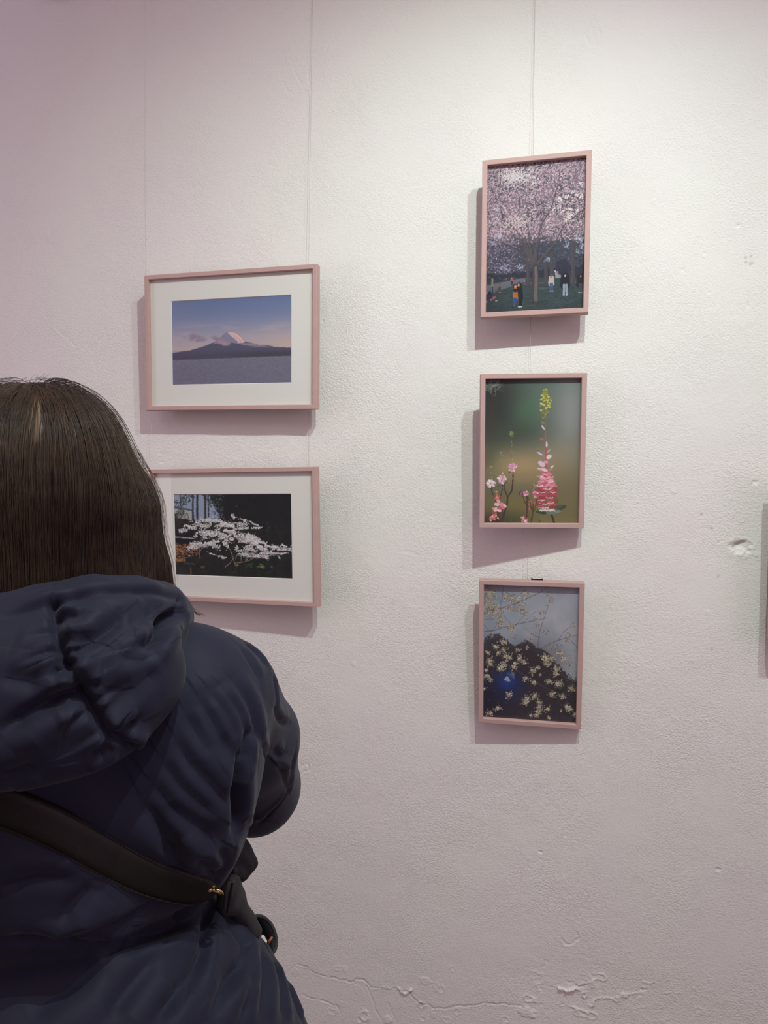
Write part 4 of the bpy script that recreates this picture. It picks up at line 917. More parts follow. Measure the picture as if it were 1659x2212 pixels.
def normals(V, Q):
    n = np.cross(V[Q[:, 2]]-V[Q[:, 0]], V[Q[:, 3]]-V[Q[:, 1]])
    N = np.zeros_like(V)
    for k in range(4):
        for j in range(3): N[:, j] += np.bincount(Q[:, k], n[:, j], len(V))
    return N/(np.linalg.norm(N, axis=1)[:, None]+1e-12)
def split(V, Q):
    """every quad into four"""
    E_ = np.sort(np.concatenate([Q[:, [0, 1]], Q[:, [1, 2]], Q[:, [2, 3]], Q[:, [3, 0]]]), axis=1)
    key = E_[:, 0].astype(np.int64)*len(V)+E_[:, 1]; u, inv = np.unique(key, return_inverse=True)
    mid = (V[u//len(V)]+V[u % len(V)])/2; cen = V[Q].mean(1)
    n = len(Q); m = inv.reshape(4, n)+len(V); c = np.arange(n)+len(V)+len(mid)
    W = np.concatenate([V, mid, cen])
    R_ = np.concatenate([np.stack([Q[:, 0], m[0], c, m[3]], 1), np.stack([Q[:, 1], m[1], c, m[0]], 1), np.stack([Q[:, 2], m[2], c, m[1]], 1), np.stack([Q[:, 3], m[3], c, m[2]], 1)])
    return relax(W, R_, 1, 0.5), R_
def pin(V, N, x, y, tol=9):
    """the spot on a surface seen at a picture point"""
    X, Y, D = to_px(V); f = (N*(EYE-V)).sum(1) > 0
    d = np.hypot(X-x, Y-y); m = f & (d < tol)
    if not m.any(): m = f & (d < d[f].min()+6)
    i = np.where(m)[0]; j = i[np.argmin(D[i]+d[i]*0.002)]
    return V[j]
def crease(V, N, strokes, gain=1.0):
    """press stitched seams and folds into a surface; stroke = (picture points, width, depth, swell)"""
    disp = np.zeros(len(V))
    for st in strokes:
        pts, wd, dp, sw = st[:4]; pk = st[4] if len(st) > 4 else 0; dp *= gain; sw *= gain
        P = np.array([pin(V, N, *p) for p in pts])
        lo = P.min(0)-0.08; hi = P.max(0)+0.08
        m = np.where(((V > lo) & (V < hi)).all(1))[0]
        if not len(m): continue
        X = V[m]; best = np.full(len(m), 9.0); side = np.zeros(len(m)); along = np.zeros(len(m)); L0 = 0; tot = sum(np.linalg.norm(P[i+1]-P[i]) for i in range(len(P)-1))+1e-9
        for i in range(len(P)-1):
            a, b = P[i], P[i+1]; ab = b-a; L = np.linalg.norm(ab)+1e-9; t = np.clip((X-a)@ab/L**2, 0, 1)
            r = X-a-t[:, None]*ab; d = np.linalg.norm(r, axis=1)
            s = np.sign(np.einsum('ij,ij->i', np.cross(np.broadcast_to(ab, r.shape), r), N[m])); k = d < best
            best[k] = d[k]; side[k] = s[k]; along[k] = (L0+t*L)[k]; L0 += L
        fade = np.clip(along/tot*5, 0, 1)*np.clip((1-along/tot)*5, 0, 1) if not pk else 1
        fade = 0.25+0.75*fade if not pk else 1
        g = -dp*np.exp(-(best/wd)**2)*fade
        if sw: g += sw*np.exp(-((best-2.4*wd)/(1.7*wd))**2)*(side > 0)*fade
        if pk: # puckers running away from a seam
            ph = noise2(along*70, np.full(len(m), 3.3), 5)*6.28
            g += pk*np.exp(-(best/(wd*5))**2)*np.sin(along*330+ph+side*1.3)*(1-np.exp(-(best/wd)**2))
        disp[m] += g
    return V+N*disp[:, None]
def bend_surface(V, Q, strokes, wav=(), gain=1.0):
    N = normals(V, Q)
    for sc, amp, st, sd in wav:
        q = V*np.array(st)*sc; V = V+N*((noise3(q, sd)-.5)*2*amp)[:, None]
    N = normals(V, Q)
    return crease(V, N, strokes, gain)

# ------------------------------------------------------------------ the visitor
m_skin = mat('skin', (0.62, 0.40, 0.31, 1), 0.5, 0.4, Subsurface_Weight=0.08); add_noise_bump(m_skin, 300, 0.1, 0.0004)
m_coat = mat('navy_nylon', (0.0175, 0.0185, 0.036, 1), 0.62, 0.14, Sheen_Weight=0.06, Sheen_Roughness=0.5)
add_noise_bump(m_coat, 900, 0.10, 0.0004, 3)
m_trs = mat('black_cotton', (0.015, 0.015, 0.018, 1), 0.8); add_noise_bump(m_trs, 500, 0.3, 0.0006)
m_shoe = mat('white_leather', (0.55, 0.54, 0.52, 1), 0.5); add_noise_bump(m_shoe, 200, 0.1, 0.0005)
m_hair = mat('dark_brown_hair', (0.030, 0.018, 0.013, 1), 0.36, 0.5, Sheen_Weight=0.35, Sheen_Roughness=0.35, Sheen_Tint=(0.62, 0.42, 0.28, 1))
def hair_shader(m, fine):
    nt, N, L, b = nodes(m)
    at_ = N.new('ShaderNodeAttribute'); at_.attribute_name = 'flow'
    mp = N.new('ShaderNodeMapping'); mp.inputs['Scale'].default_value = (60, 1.2, 1)
    no = N.new('ShaderNodeTexNoise'); no.inputs['Scale'].default_value = 1.0; no.inputs['Detail'].default_value = 6; no.inputs['Roughness'].default_value = 0.7
    r = N.new('ShaderNodeValToRGB'); r.color_ramp.elements[0].position = 0.3; r.color_ramp.elements[1].position = 0.72
    r.color_ramp.elements[0].color = (0.009, 0.005, 0.0052, 1); r.color_ramp.elements[1].color = (0.030, 0.017, 0.0125, 1)
    bu = N.new('ShaderNodeBump'); bu.inputs['Strength'].default_value = fine; bu.inputs['Distance'].default_value = 0.0015
    pa_ = N.new('ShaderNodeAttribute'); pa_.attribute_name = 'painted_highlight'; mxp = N.new('ShaderNodeMixRGB'); mxp.inputs[2].default_value = (0.24, 0.165, 0.095, 1)
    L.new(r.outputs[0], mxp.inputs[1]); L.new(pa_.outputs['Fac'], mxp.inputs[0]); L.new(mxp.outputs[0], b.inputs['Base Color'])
    L.new(at_.outputs['Vector'], mp.inputs[0]); L.new(mp.outputs[0], no.inputs[0]); L.new(no.outputs['Fac'], r.inputs[0])
    L.new(no.outputs['Fac'], bu.inputs['Height']); L.new(bu.outputs[0], b.inputs['Normal'])
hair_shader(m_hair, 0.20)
m_strand = mat('hair_strands', (0.055, 0.032, 0.020, 1), 0.45, 0.3, Sheen_Weight=0.3, Sheen_Tint=(0.62, 0.42, 0.28, 1))
add_color_noise(m_strand, (0.011, 0.006, 0.0058, 1), (0.040, 0.0225, 0.0155, 1), 60)

sh_r = bp(0.175, 0.0, 1.315); sh_l = bp(-0.175, 0.0, 1.315)
el_r = bx(552, 1700, -0.20); mid_r = bx(538, 1596, -.10); el_l = bp(-0.27, -0.16, 1.12)
ha_r = bp(0.07, -0.40, 1.19); ha_l = bp(-0.05, -0.40, 1.15)
head_c = bx(72, 1040, 0.0)


def build_body():
    pr = [Ell(bp(0, .0, 1.22), (.155, .095, .20), .04), Ell(bp(0, 0, 1.0), (.135, .09, .16), .05), Ell(bp(0, .01, .90), (.165, .105, .12), .05)]
    hc = head_c
    pr += [Cap(bp(0, .0, 1.36), hc+BB_*.005-np.array([0, 0, .05]), .052, .05, .02)]
    pr += [Ell(hc, (.072, .090, .095), .02), Ell(hc-BB_*.055-np.array([0, 0, .055]), (.050, .048, .055), .03), Ell(hc-BB_*.088-np.array([0, 0, .092]), (.022, .020, .018), .02)]
    pr += [Cap(hc-BB_*.088-np.array([0, 0, .005]), hc-BB_*.108-np.array([0, 0, .034]), .008, .012, .008)]          # nose
    pr += [Ell(hc-BB_*.096-np.array([0, 0, .060]), (.022, .009, .007), .006)]                                       # mouth
    for s in (-1, 1):
        pr += [Ell(hc-BB_*.083+BR_*s*.031+np.array([0, 0, .002]), (.013, .010, .009), .006), Ell(hc-BB_*.086+BR_*s*.031+np.array([0, 0, .020]), (.020, .008, .006), .01)]
        pr += [Ell(hc+BR_*s*.074-np.array([0, 0, .012]), (.009, .018, .030), .008)]                                  # ear
        pr += [Cap(bp(s*.085, 0, .88), bp(s*.095, -.01, .50), .085, .055, .03), Cap(bp(s*.095, -.01, .50), bp(s*.10, .02, .09), .052, .036, .02),
               Cap(bp(s*.10, .02, .05), bp(s*.11, -.12, .035), .036, .028, .02)]
    for sh, el, ha, s in ((sh_r, el_r, ha_r, 1), (sh_l, el_l, ha_l, -1)):
        pr += [Cap(sh, el, .048, .038, .03)] if s < 0 else [Cap(bp(.12, 0, 1.30), bx(488, 1506, -.01), .045, .042, .02), Cap(bx(488, 1506, -.01), mid_r, .042, .038, .02), Cap(mid_r, el, .038, .034, .02)]
        f = ha-el; f /= np.linalg.norm(f)
        wr = ha-f*.055
        pr += [Cap(el, wr, .038, .025, .02)]
        # palm facing down and in, four fingers of different length bent once, thumb from the side
        up = np.array([0, 0, 1.0]); side = np.cross(f, up); side /= np.linalg.norm(side); dn = np.cross(side, f)
        dn = -dn if dn[2] > 0 else dn
        for k in range(4):
            o = (k-1.5)*.0195
            pr.append(Cap(wr+side*o*.6+f*.01, wr+f*.075+side*o, .013, .011, .01))
            L1_, L2_ = [(.040, .034), (.045, .038), (.042, .036), (.032, .028)][k if s > 0 else 3-k]
            a = wr+f*.075+side*o; b_ = a+f*L1_*.9+dn*L1_*.45; c_ = b_+f*L2_*.25+dn*L2_*.95
            pr += [Cap(a, b_, .0092, .0085, .004), Cap(b_, c_, .0085, .0072, .004)]
        th0 = wr+f*.02-side*s*.03; th1 = th0+f*.035-side*s*.02+dn*.012; th2 = th1+f*.028+dn*.012
        pr += [Cap(wr+f*.01, th0, .013, .012, .008), Cap(th0, th1, .0115, .010, .005), Cap(th1, th2, .010, .008, .005)]
    V, Q = mesh_field(pr, 0.0055)
    V = relax(V, Q, 2)
    return V, Q
V, Q = build_body()
person = quad_mesh('person', V, Q, m_skin)
tag(person, 'person seen from behind, long dark brown hair, navy hooded puffer coat, facing the pictures', 'person')

# trousers and shoes, below the coat
pr = []
for s in (-1, 1):
    pr += [Cap(bp(s*.088, 0, .86), bp(s*.097, -.01, .48), .105, .082, .03), Cap(bp(s*.097, -.01, .48), bp(s*.102, .02, .09), .082, .066, .02)]
V, Q = mesh_field(pr, 0.009, cut=lambda X: 0.075-X[..., 2]); V = relax(V, Q, 2)
V, Q = split(V, Q); N = normals(V, Q); V = V+N*((noise3(V*np.array([14, 14, 30]), 3)-.5)*.012)[:, None]
quad_mesh('trousers', V, Q, m_trs, person)
for s in (-1, 1):
    pr = [Cap(bp(s*.10, .045, .045), bp(s*.112, -.15, .035), .045, .040, .02), Cap(bp(s*.10, .03, .06), bp(s*.10, .02, .105), .046, .044, .02)]
    V, Q = mesh_field(pr, 0.006, cut=lambda X: 0.002-X[..., 2]); V = relax(V, Q, 2)
    shoe = quad_mesh('shoe', V, Q, m_shoe, person)

# --- the quilted coat
coat_pr = [Ell(bx(70, 1640, 0.0), (.195, .130, .185), .05), Ell(bx(60, 1790, 0.0), (.207, .140, .14), .04), Ell(bx(410, 1785, 0.0), (.060, .085, .082), .03),
           Cap(bx(-320, 1515, 0.0), bx(60, 1500, .02), .070, .080, .04), Cap(bx(60, 1500, .02), bx(450, 1500, 0.0), .080, .066, .04),
           Ell(bx(405, 1610, .03), (.090, .085, .14), .04)]
arm = [bx(488, 1506, -.01), bx(538, 1596, -.10), bx(552, 1700, -.20)]
coat_pr += [Cap(arm[0], arm[1], .066, .066, .016), Cap(arm[1], arm[2], .066, .067, .02), Cap(arm[2], ha_r-(ha_r-arm[2])*.28, .065, .048, .02)]
coat_pr += [Cap(bp(-.22, 0, 1.30), el_l, .082, .075, .03), Cap(el_l, ha_l-(ha_l-el_l)*.28, .070, .048, .03)]
# skirt of the coat, belling out over the hips
coat_pr += [Ell(bx(80, 2262, 0.0), (.272, .185, .19), .025), Ell(bp(0.0, 0.0, .79), (.315, .21, .19), .03), Cap(bp(0, 0, .80), bp(0, 0, .58), .20, .21, .08), Cap(bp(-.12, 0, .80), bp(-.12, 0, .60), .175, .19, .08), Cap(bp(.12, 0, .80), bp(.12, 0, .60), .175, .19, .08)]
V, Q = mesh_field(coat_pr, 0.0068, cut=lambda X: 0.50-X[..., 2]); V = relax(V, Q, 2)
V, Q = split(V, Q); V, Q = split(V, Q)
STRAP = [(-20, 1722), (60, 1752), (160, 1806), (240, 1856), (310, 1890), (390, 1916), (455, 1918)]
strokes = [
    # armhole seam and its puckers
    ([(598, 1455), (606, 1500), (604, 1530)], .004, .004, .002), ([(520, 1640), (512, 1700), (515, 1760), (508, 1800)], .007, .022, .006), ([(545, 1570), (530, 1610), (520, 1650)], .007, .010, .004),
    ([(552, 1585), (580, 1620), (612, 1668), (632, 1715)], .004, .007, .004), ([(598, 1530), (610, 1560), (634, 1560)], .004, .005, .003), ([(640, 1620), (633, 1660), (636, 1700)], .004, .004, .003),
    ([(590, 1620), (602, 1632), (612, 1628)], .004, .004, .003), ([(560, 1780), (590, 1752), (632, 1710)], .004, .005, .003), ([(530, 1790), (560, 1775), (580, 1772)], .003, .005, .003), ([(528, 1775), (552, 1768)], .003, .004, .002),
    # long folds fanning over the shoulder blade
    ([(500, 1470), (535, 1520), (552, 1570), (556, 1620)], .006, .006, .005), ([(480, 1490), (515, 1540), (530, 1590), (534, 1640)], .005, .004, .004), ([(455, 1495), (490, 1545), (510, 1595)], .006, .004, .004),
    ([(430, 1510), (460, 1560), (480, 1600), (500, 1640)], .007, .005, .005), ([(400, 1540), (430, 1590), (460, 1630)], .008, .004, .004), ([(380, 1600), (410, 1650), (450, 1690), (495, 1740)], .008, .006, .006),
    ([(350, 1640), (385, 1690), (430, 1730), (470, 1760)], .008, .005, .005), ([(330, 1690), (370, 1740), (420, 1780), (470, 1810)], .009, .006, .006), ([(310, 1730), (350, 1800), (385, 1850)], .009, .007, .006),
    ([(360, 1820), (380, 1860), (405, 1890)], .007, .008, .006), ([(420, 1850), (450, 1875), (470, 1900)], .006, .008, .006), ([(470, 1830), (485, 1860), (478, 1895)], .006, .006, .005),
    ([(535, 1385), (560, 1410), (580, 1440)], .004, .003, .003), ([(520, 1400), (545, 1435), (560, 1470)], .005, .003, .003),
    # strap pulling the waist in
    ([(0, 1745), (100, 1780), (200, 1838), (310, 1895), (400, 1922), (470, 1915)], .020, .016, 0), 
    # folds below the strap
    ([(455, 1955), (440, 2000), (436, 2050), (420, 2110)], .006, .010, .007), ([(430, 1960), (380, 2000), (300, 2030), (200, 2040)], .009, .010, .007), ([(410, 1985), (360, 2010), (290, 2030)], .006, .006, .005), ([(330, 1955), (280, 1985), (220, 2010)], .008, .008, .006),
    ([(0, 1915), (80, 1900), (170, 1905)], .008, .008, .006), ([(200, 1915), (150, 1960), (130, 1990)], .008, .007, .006), ([(0, 2035), (60, 2032), (130, 2038), (190, 2040)], .010, .012, .008), ([(100, 2045), (180, 2010), (260, 2000)], .008, .006, .005),
    ([(490, 1990), (530, 2040), (520, 2090), (470, 2140)], .008, .007, .006), ([(520, 2080), (480, 2140), (450, 2200)], .008, .008, .006), ([(560, 2050), (572, 2110), (560, 2190)], .008, .006, .006), ([(590, 2075), (606, 2120), (612, 2200)], .007, .006, .006),
    ([(600, 2090), (612, 2110)], .003, .006, .003), ([(340, 2060), (290, 2120), (230, 2200)], .010, .008, .007), ([(430, 2060), (400, 2130), (330, 2205)], .010, .008, .007), ([(220, 2080), (150, 2130), (60, 2190)], .012, .008, .007), ([(625, 2110), (645, 2160), (655, 2205)], .006, .005, .005),
    ([(545, 2110), (530, 2150), (520, 2205)], .006, .005, .004), ([(390, 2110), (370, 2160), (330, 2210)], .006, .004, .004),
]
V = bend_surface(V, Q, strokes, wav=((7, .0045, (1, 1, .7), 4), (20, .0010, (1, 1, .6), 8)), gain=0.8)
coat = quad_mesh('puffer_coat', V, Q, m_coat, person); coat['label'] = 'navy quilted puffer coat'
coat_V, coat_Q = V, Q

# --- the big quilted hood lying on the back
hood_pr = [Ell(bx(20, 1490, .135), (.140, .066, .084), .03), Ell(bx(190, 1455, .12), (.088, .056, .068), .03), Ell(bx(-90, 1560, .15), (.120, .052, .052), .03), Ell(bx(90, 1600, .15), (.080, .042, .034), .03),
           Ell(bx(318, 1400, .055), (.040, .046, .050), .025)]
rim = [bp(-.115, -.07, 1.42), bx(-180, 1400, .07), bx(-40, 1362, .115), bx(90, 1334, .125), bx(200, 1312, .118), bx(285, 1312, .09), bx(338, 1322, .05), bx(362, 1336, .0), bx(352, 1356, -.05), bp(.085, -.09, 1.40)]
hood_pr += chain(rim, [.026, .028, .028, .027, .026, .026, .027, .026, .026, .024], .022)
hood_pr += [Cap(bx(374, 1312, .01), bx(376, 1330, .0), .012, .012, .015)]
V, Q = mesh_field(hood_pr, 0.0055); V = relax(V, Q, 2)
V, Q = split(V, Q); V, Q = split(V, Q)
hs = [
    # seam dropping from the rim, puckered
    ([(116, 1302), (118, 1335), (126, 1380), (134, 1410), (150, 1440), (168, 1480), (198, 1530), (230, 1580), (285, 1612)], .0042, .010, .003, .0032),
    # rim stitching line
    ([(0, 1338), (80, 1310), (160, 1290), (250, 1278), (340, 1280), (388, 1292)], .0045, .006, .003), ([(388, 1292), (388, 1318)], .003, .006, .0),
    # deep folds pulled towards the right corner
    ([(398, 1326), (375, 1330), (350, 1350), (340, 1375), (320, 1392), (290, 1400)], .006, .016, .008), ([(388, 1320), (360, 1332), (340, 1345)], .004, .010, .005),
    ([(134, 1412), (170, 1398), (210, 1376), (240, 1352), (262, 1330)], .007, .010, .007), ([(150, 1440), (135, 1450), (118, 1455)], .004, .008, .004), ([(128, 1425), (150, 1432), (170, 1428)], .004, .008, .004),
    ([(165, 1485), (190, 1478), (215, 1480)], .005, .008, .005), ([(200, 1535), (188, 1512), (170, 1502), (120, 1512), (60, 1545), (0, 1585)], .008, .012, .008), ([(168, 1498), (140, 1500), (100, 1520)], .005, .006, .004),
    ([(122, 1340), (150, 1332), (170, 1330)], .004, .006, .003), ([(250, 1408), (275, 1424), (310, 1424), (350, 1400)], .008, .006, .006), ([(240, 1590), (262, 1575), (300, 1560)], .006, .006, .004),
    ([(280, 1360), (300, 1345), (330, 1320)], .008, .005, .005), ([(0, 1460), (50, 1470), (90, 1480)], .010, .006, .006), ([(230, 1500), (290, 1490), (340, 1440)], .012, .005, .005),
    ([(250, 1612), (220, 1630), (190, 1640)], .006, .006, .004), ([(80, 1655), (0, 1680)], .008, .006, .004), ([(120, 1400), (70, 1410), (20, 1400)], .010, .004, .004),
]
V = bend_surface(V, Q, hs, wav=((8, .0035, (1, 1, 1), 14), (26, .0006, (1, 1, 1), 18)), gain=0.9)
quad_mesh('hood', V, Q, m_coat, coat)

# --- hair: a smooth mass parted at the crown, then single strands over it
crown = bx(66, 876, .02)
hair_pr = [Ell(head_c+BB_*.010+np.array([0, 0, .004]), (.088, .106, .096), .02),
           Ell(bx(137, 996, .03), (.062, .085, .073), .03), Ell(bx(-5, 1018, .03), (.062, .085, .073), .03),
           Cap(bx(-45, 1120, .03), bx(-80, 1310, .04), .066, .060, .04), Cap(bx(185, 1120, .03), bx(205, 1310, .04), .066, .058, .04), Cap(bx(70, 1100, .05), bx(70, 1310, .06), .070, .058, .04),
           Cap(bx(232, 1120, -.02), bx(268, 1265, -.03), .054, .048, .04), Cap(bx(300, 1240, -.02), bx(322, 1330, -.02), .027, .020, .03)]
V, Q = mesh_field(hair_pr, 0.006)
fx = hair_pr
V = relax(V, Q, 3); V, Q = split(V, Q)
rel = V-crown
def flow_attr(o, P):
    r = P-crown; u = r@BR_; v = r@BB_; th = np.arctan2(u, v+.035)
    a = o.data.attributes.new('flow', 'FLOAT_VECTOR', 'POINT')
    rad = np.sqrt(u*u+v*v)
    vec = np.stack([th+ (0.02*noise3(P*30, 2)), r[:, 2]*6+rad*3, th*0], 1).astype(np.float32)
    a.data.foreach_set('vector', vec.ravel())
N = normals(V, Q)
# leave the face free: hair mass pulled in at the front
fr_ = (V-head_c)@BB_
keep = fr_ > -.055
V = V+(-BB_)*0
part = np.exp(-(((V-crown)@BR_)/.006)**2)*(V[:, 2] > head_c[2]+.02)*((V-crown)@BB_ < .06)
V = V-N*(part*.0015)[:, None]
lock = noise3(np.stack([np.arctan2((V-crown)@BR_, (V-crown)@BB_+.035)*14, V[:, 2]*4, V[:, 2]*0], 1), 6)-.5
V = V+N*(lock*.004)[:, None]
Qk = Q[keep[Q].all(1)]
used = np.unique(Qk); remap = -np.ones(len(V), int); remap[used] = np.arange(len(used))
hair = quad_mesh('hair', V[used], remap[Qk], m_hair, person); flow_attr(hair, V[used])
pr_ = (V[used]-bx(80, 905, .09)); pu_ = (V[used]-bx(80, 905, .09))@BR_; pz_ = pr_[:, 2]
pt_ = np.exp(-(pu_/.0085)**2)*np.exp(-(pz_/.024)**4)*((V[used]-crown)@BB_ > -.01)  # painted highlight: tan patch mixed into the hair colour below the crown
a_ = hair.data.attributes.new('painted_highlight', 'FLOAT', 'POINT'); a_.data.foreach_set('value', (pt_*.8).astype(np.float32))
hair['label'] = 'long straight dark brown hair parted at the crown'

def grad(P, e=.002):
    g = np.zeros_like(P)
    for j in range(3):
        d = np.zeros(3); d[j] = e; g[:, j] = field(fx, P+d)-field(fx, P-d)
    return g/(np.linalg.norm(g, axis=1)[:, None]+1e-12)
def strands(n, seed, lift, steps=26, ds=.0165, spread=.002, frizz=.0):
    rg = np.random.default_rng(seed)
    th = rg.uniform(-2.0, 2.0, n); r0 = rg.uniform(.0, .05, n)
    front = rg.uniform(-.05, .035, n)
    P = crown+BR_*(np.sign(th)*.003+np.sin(th)*r0)[:, None]+BB_*(front+np.maximum(0, np.cos(th))*r0*.5)[:, None]+np.array([0, 0, .01])
    dirn = BR_*np.sin(th)[:, None]+BB_*np.cos(th)[:, None]*.8
    L_ = lift*rg.uniform(.2, 1.3, n)
    out = []
    for k in range(steps):
        for _ in range(3):
            d = field(fx, P); g = grad(P); P = P-g*(d-L_)[:, None]
        out.append(P.copy())
        w_ = min(1, k/5)
        dr = dirn*(1-w_)*.9+np.array([0, 0, -1.0])*w_+rg.normal(0, frizz, (n, 3))
        dr = dr-g*(dr*g).sum(1)[:, None]; dr /= np.linalg.norm(dr, axis=1)[:, None]+1e-9
        P = P+dr*ds
    return np.stack(out, 1)
def strand_mesh(name, lines, rad, material, parent):
    """every strand a fine three-sided tapering tube"""
    V_ = []; Q_ = []; base = 0
    for L in lines:
        L = np.asarray(L); n = len(L)
        T = np.gradient(L, axis=0); T /= np.linalg.norm(T, axis=1)[:, None]+1e-12
        A_ = np.cross(T, [0.31, 0.52, 0.79]); A_ /= np.linalg.norm(A_, axis=1)[:, None]+1e-12; B_ = np.cross(T, A_)
        rr = (rad*np.clip(1.1-np.linspace(0, 1, n)**3*.8, .2, 1))[:, None]
        ring_ = np.stack([L+rr*(math.cos(a)*A_+math.sin(a)*B_) for a in (0, 2.094, 4.189)], 1).reshape(-1, 3)
        V_.append(ring_); i = np.arange(n-1)*3+base
        for k in range(3):
            k2 = (k+1) % 3; Q_.append(np.stack([i+k, i+k2, i+3+k2, i+3+k], 1))
        base += 3*n
    o = quad_mesh(name, np.concatenate(V_), np.concatenate(Q_), material, parent); o['kind'] = 'stuff'; return o
S = strands(4600, 4, .0020, frizz=.02)
S2 = strands(160, 9, .007, steps=18, frizz=.10)
ok = [L[(L-head_c)@BB_ > -.06] for L in S]; ok = [L for L in ok if len(L) > 4]
spot_c = bx(80, 905, .09)  # centre of the painted highlight, most strands are cleared from it
def below(L):
    q = L-spot_c; m = np.where((np.abs(q@BR_) < .0075) & (np.abs(q[:, 2]) < .021))[0]
    return L[m[-1]+1:] if len(m) else L
ok = [L if i % 4 == 0 else below(L) for i, L in enumerate(ok)]; ok = [L for L in ok if len(L) > 4]; S2 = [L for L in map(below, S2) if len(L) > 4]
fly = []
rg = random.Random(8)
def arc(px_pts, v, n=14):
    P = np.array([bx(x, y, v) for x, y in px_pts]); t = np.linspace(0, len(P)-1, n); i = np.clip(t.astype(int), 0, len(P)-2); f = (t-i)[:, None]
    Pm = P[np.maximum(i-1, 0)]; P0 = P[i]; P1 = P[i+1]; P2 = P[np.minimum(i+2, len(P)-1)]
    return .5*((2*P0)+(-Pm+P1)*f+(2*Pm-5*P0+4*P1-P2)*f**2+(-Pm+3*P0-3*P1+P2)*f**3)
for k in range(26):
    j = lambda a: rg.uniform(-a, a)
    fly.append(arc([(72+j(6), 862+j(5)), (88+j(6), 838+j(6)), (120+j(10), 822+j(7)), (160+j(10), 832+j(8)), (200+j(14), 860+j(8))], .02+j(.01)))
for k in range(16):
    j = lambda a: rg.uniform(-a, a)
    fly.append(arc([(62+j(4), 860+j(4)), (44+j(6), 844+j(5)), (20+j(8), 842+j(7)), (-10, 860+j(8))], .02+j(.01)))
for k in range(5):
    j = lambda a: rg.uniform(-a, a)
    fly.append(arc([(66, 850), (64+j(8), 836), (74+j(14), 822), (92+j(20), 806)], .02))
for k in range(34):   # wisps falling past the hood on the right
    j = lambda a: rg.uniform(-a, a)
    fly.append(arc([(332+j(8), 1120+j(30)), (346+j(8), 1190), (358+j(8), 1240), (374+j(12), 1275+j(10)), (396+j(22), 1306+j(14))], -.025+j(.008)))
for k in range(60):
    j = lambda a: rg.uniform(-a, a)
    fly.append(arc([(322+j(8), 1080+j(20)), (338+j(7), 1160), (348+j(8), 1220), (356+j(12), 1275+j(8))], -.02+j(.012)))
for k in range(12):
    j = lambda a: rg.uniform(-a, a)
    fly.append(arc([(404+j(4), 1306+j(5)), (416+j(4), 1318+j(4)), (428+j(6), 1326+j(3)), (440+j(8), 1330+j(3))], -.03))
strand_mesh('loose_strands', ok+[L for L in S2]+fly, .00019, m_strand, hair)

# ------------------------------------------------------------------ the shoulder bag: wide strap, brass hook, webbing and pouch
m_leather = mat('dark_brown_leather', (0.0085, 0.0062, 0.0052, 1), 0.5, 0.28); add_noise_bump(m_leather, 700, 0.25, 0.0005)
m_thread = mat('stitching', (0.010, 0.008, 0.008, 1), 0.7); add_noise_bump(m_thread, 900, 0.2, 0.0003)
m_brass = mat('polished_brass', (0.78, 0.56, 0.24, 1), 0.22, 0.5, 1.0); add_noise_bump(m_brass, 300, 0.05, 0.0003)
m_web = mat('charcoal_webbing', (0.030, 0.028, 0.030, 1), 0.75); add_noise_bump(m_web, 1500, 0.4, 0.0005)
m_bag = mat('black_nylon', (0.006, 0.006, 0.008, 1), 0.6, 0.25); add_noise_bump(m_bag, 700, 0.2, 0.0005)
m_red = mat('dark_red_lining', (0.05, 0.008, 0.012, 1), 0.7); add_noise_bump(m_red, 300, 0.2, 0.0005)
m_orange = mat('orange_tab', (0.42, 0.10, 0.02, 1), 0.6); add_noise_bump(m_orange, 300, 0.2, 0.0005)
m_paper = mat('white_tissue', (0.6, 0.6, 0.57, 1), 0.9); add_noise_bump(m_paper, 200, 0.4, 0.001)
bag = empty('shoulder_bag', 'dark shoulder bag with wide brown strap and brass hook worn across the navy coat', 'bag', None, Matrix.Translation(tuple(at(520, 1960, .80))))
def world_child(o, parent):
    bpy.context.view_layer.update()
    o.parent = parent; o.matrix_parent_inverse = parent.matrix_world.inverted(); return o
cN = normals(coat_V, coat_Q)
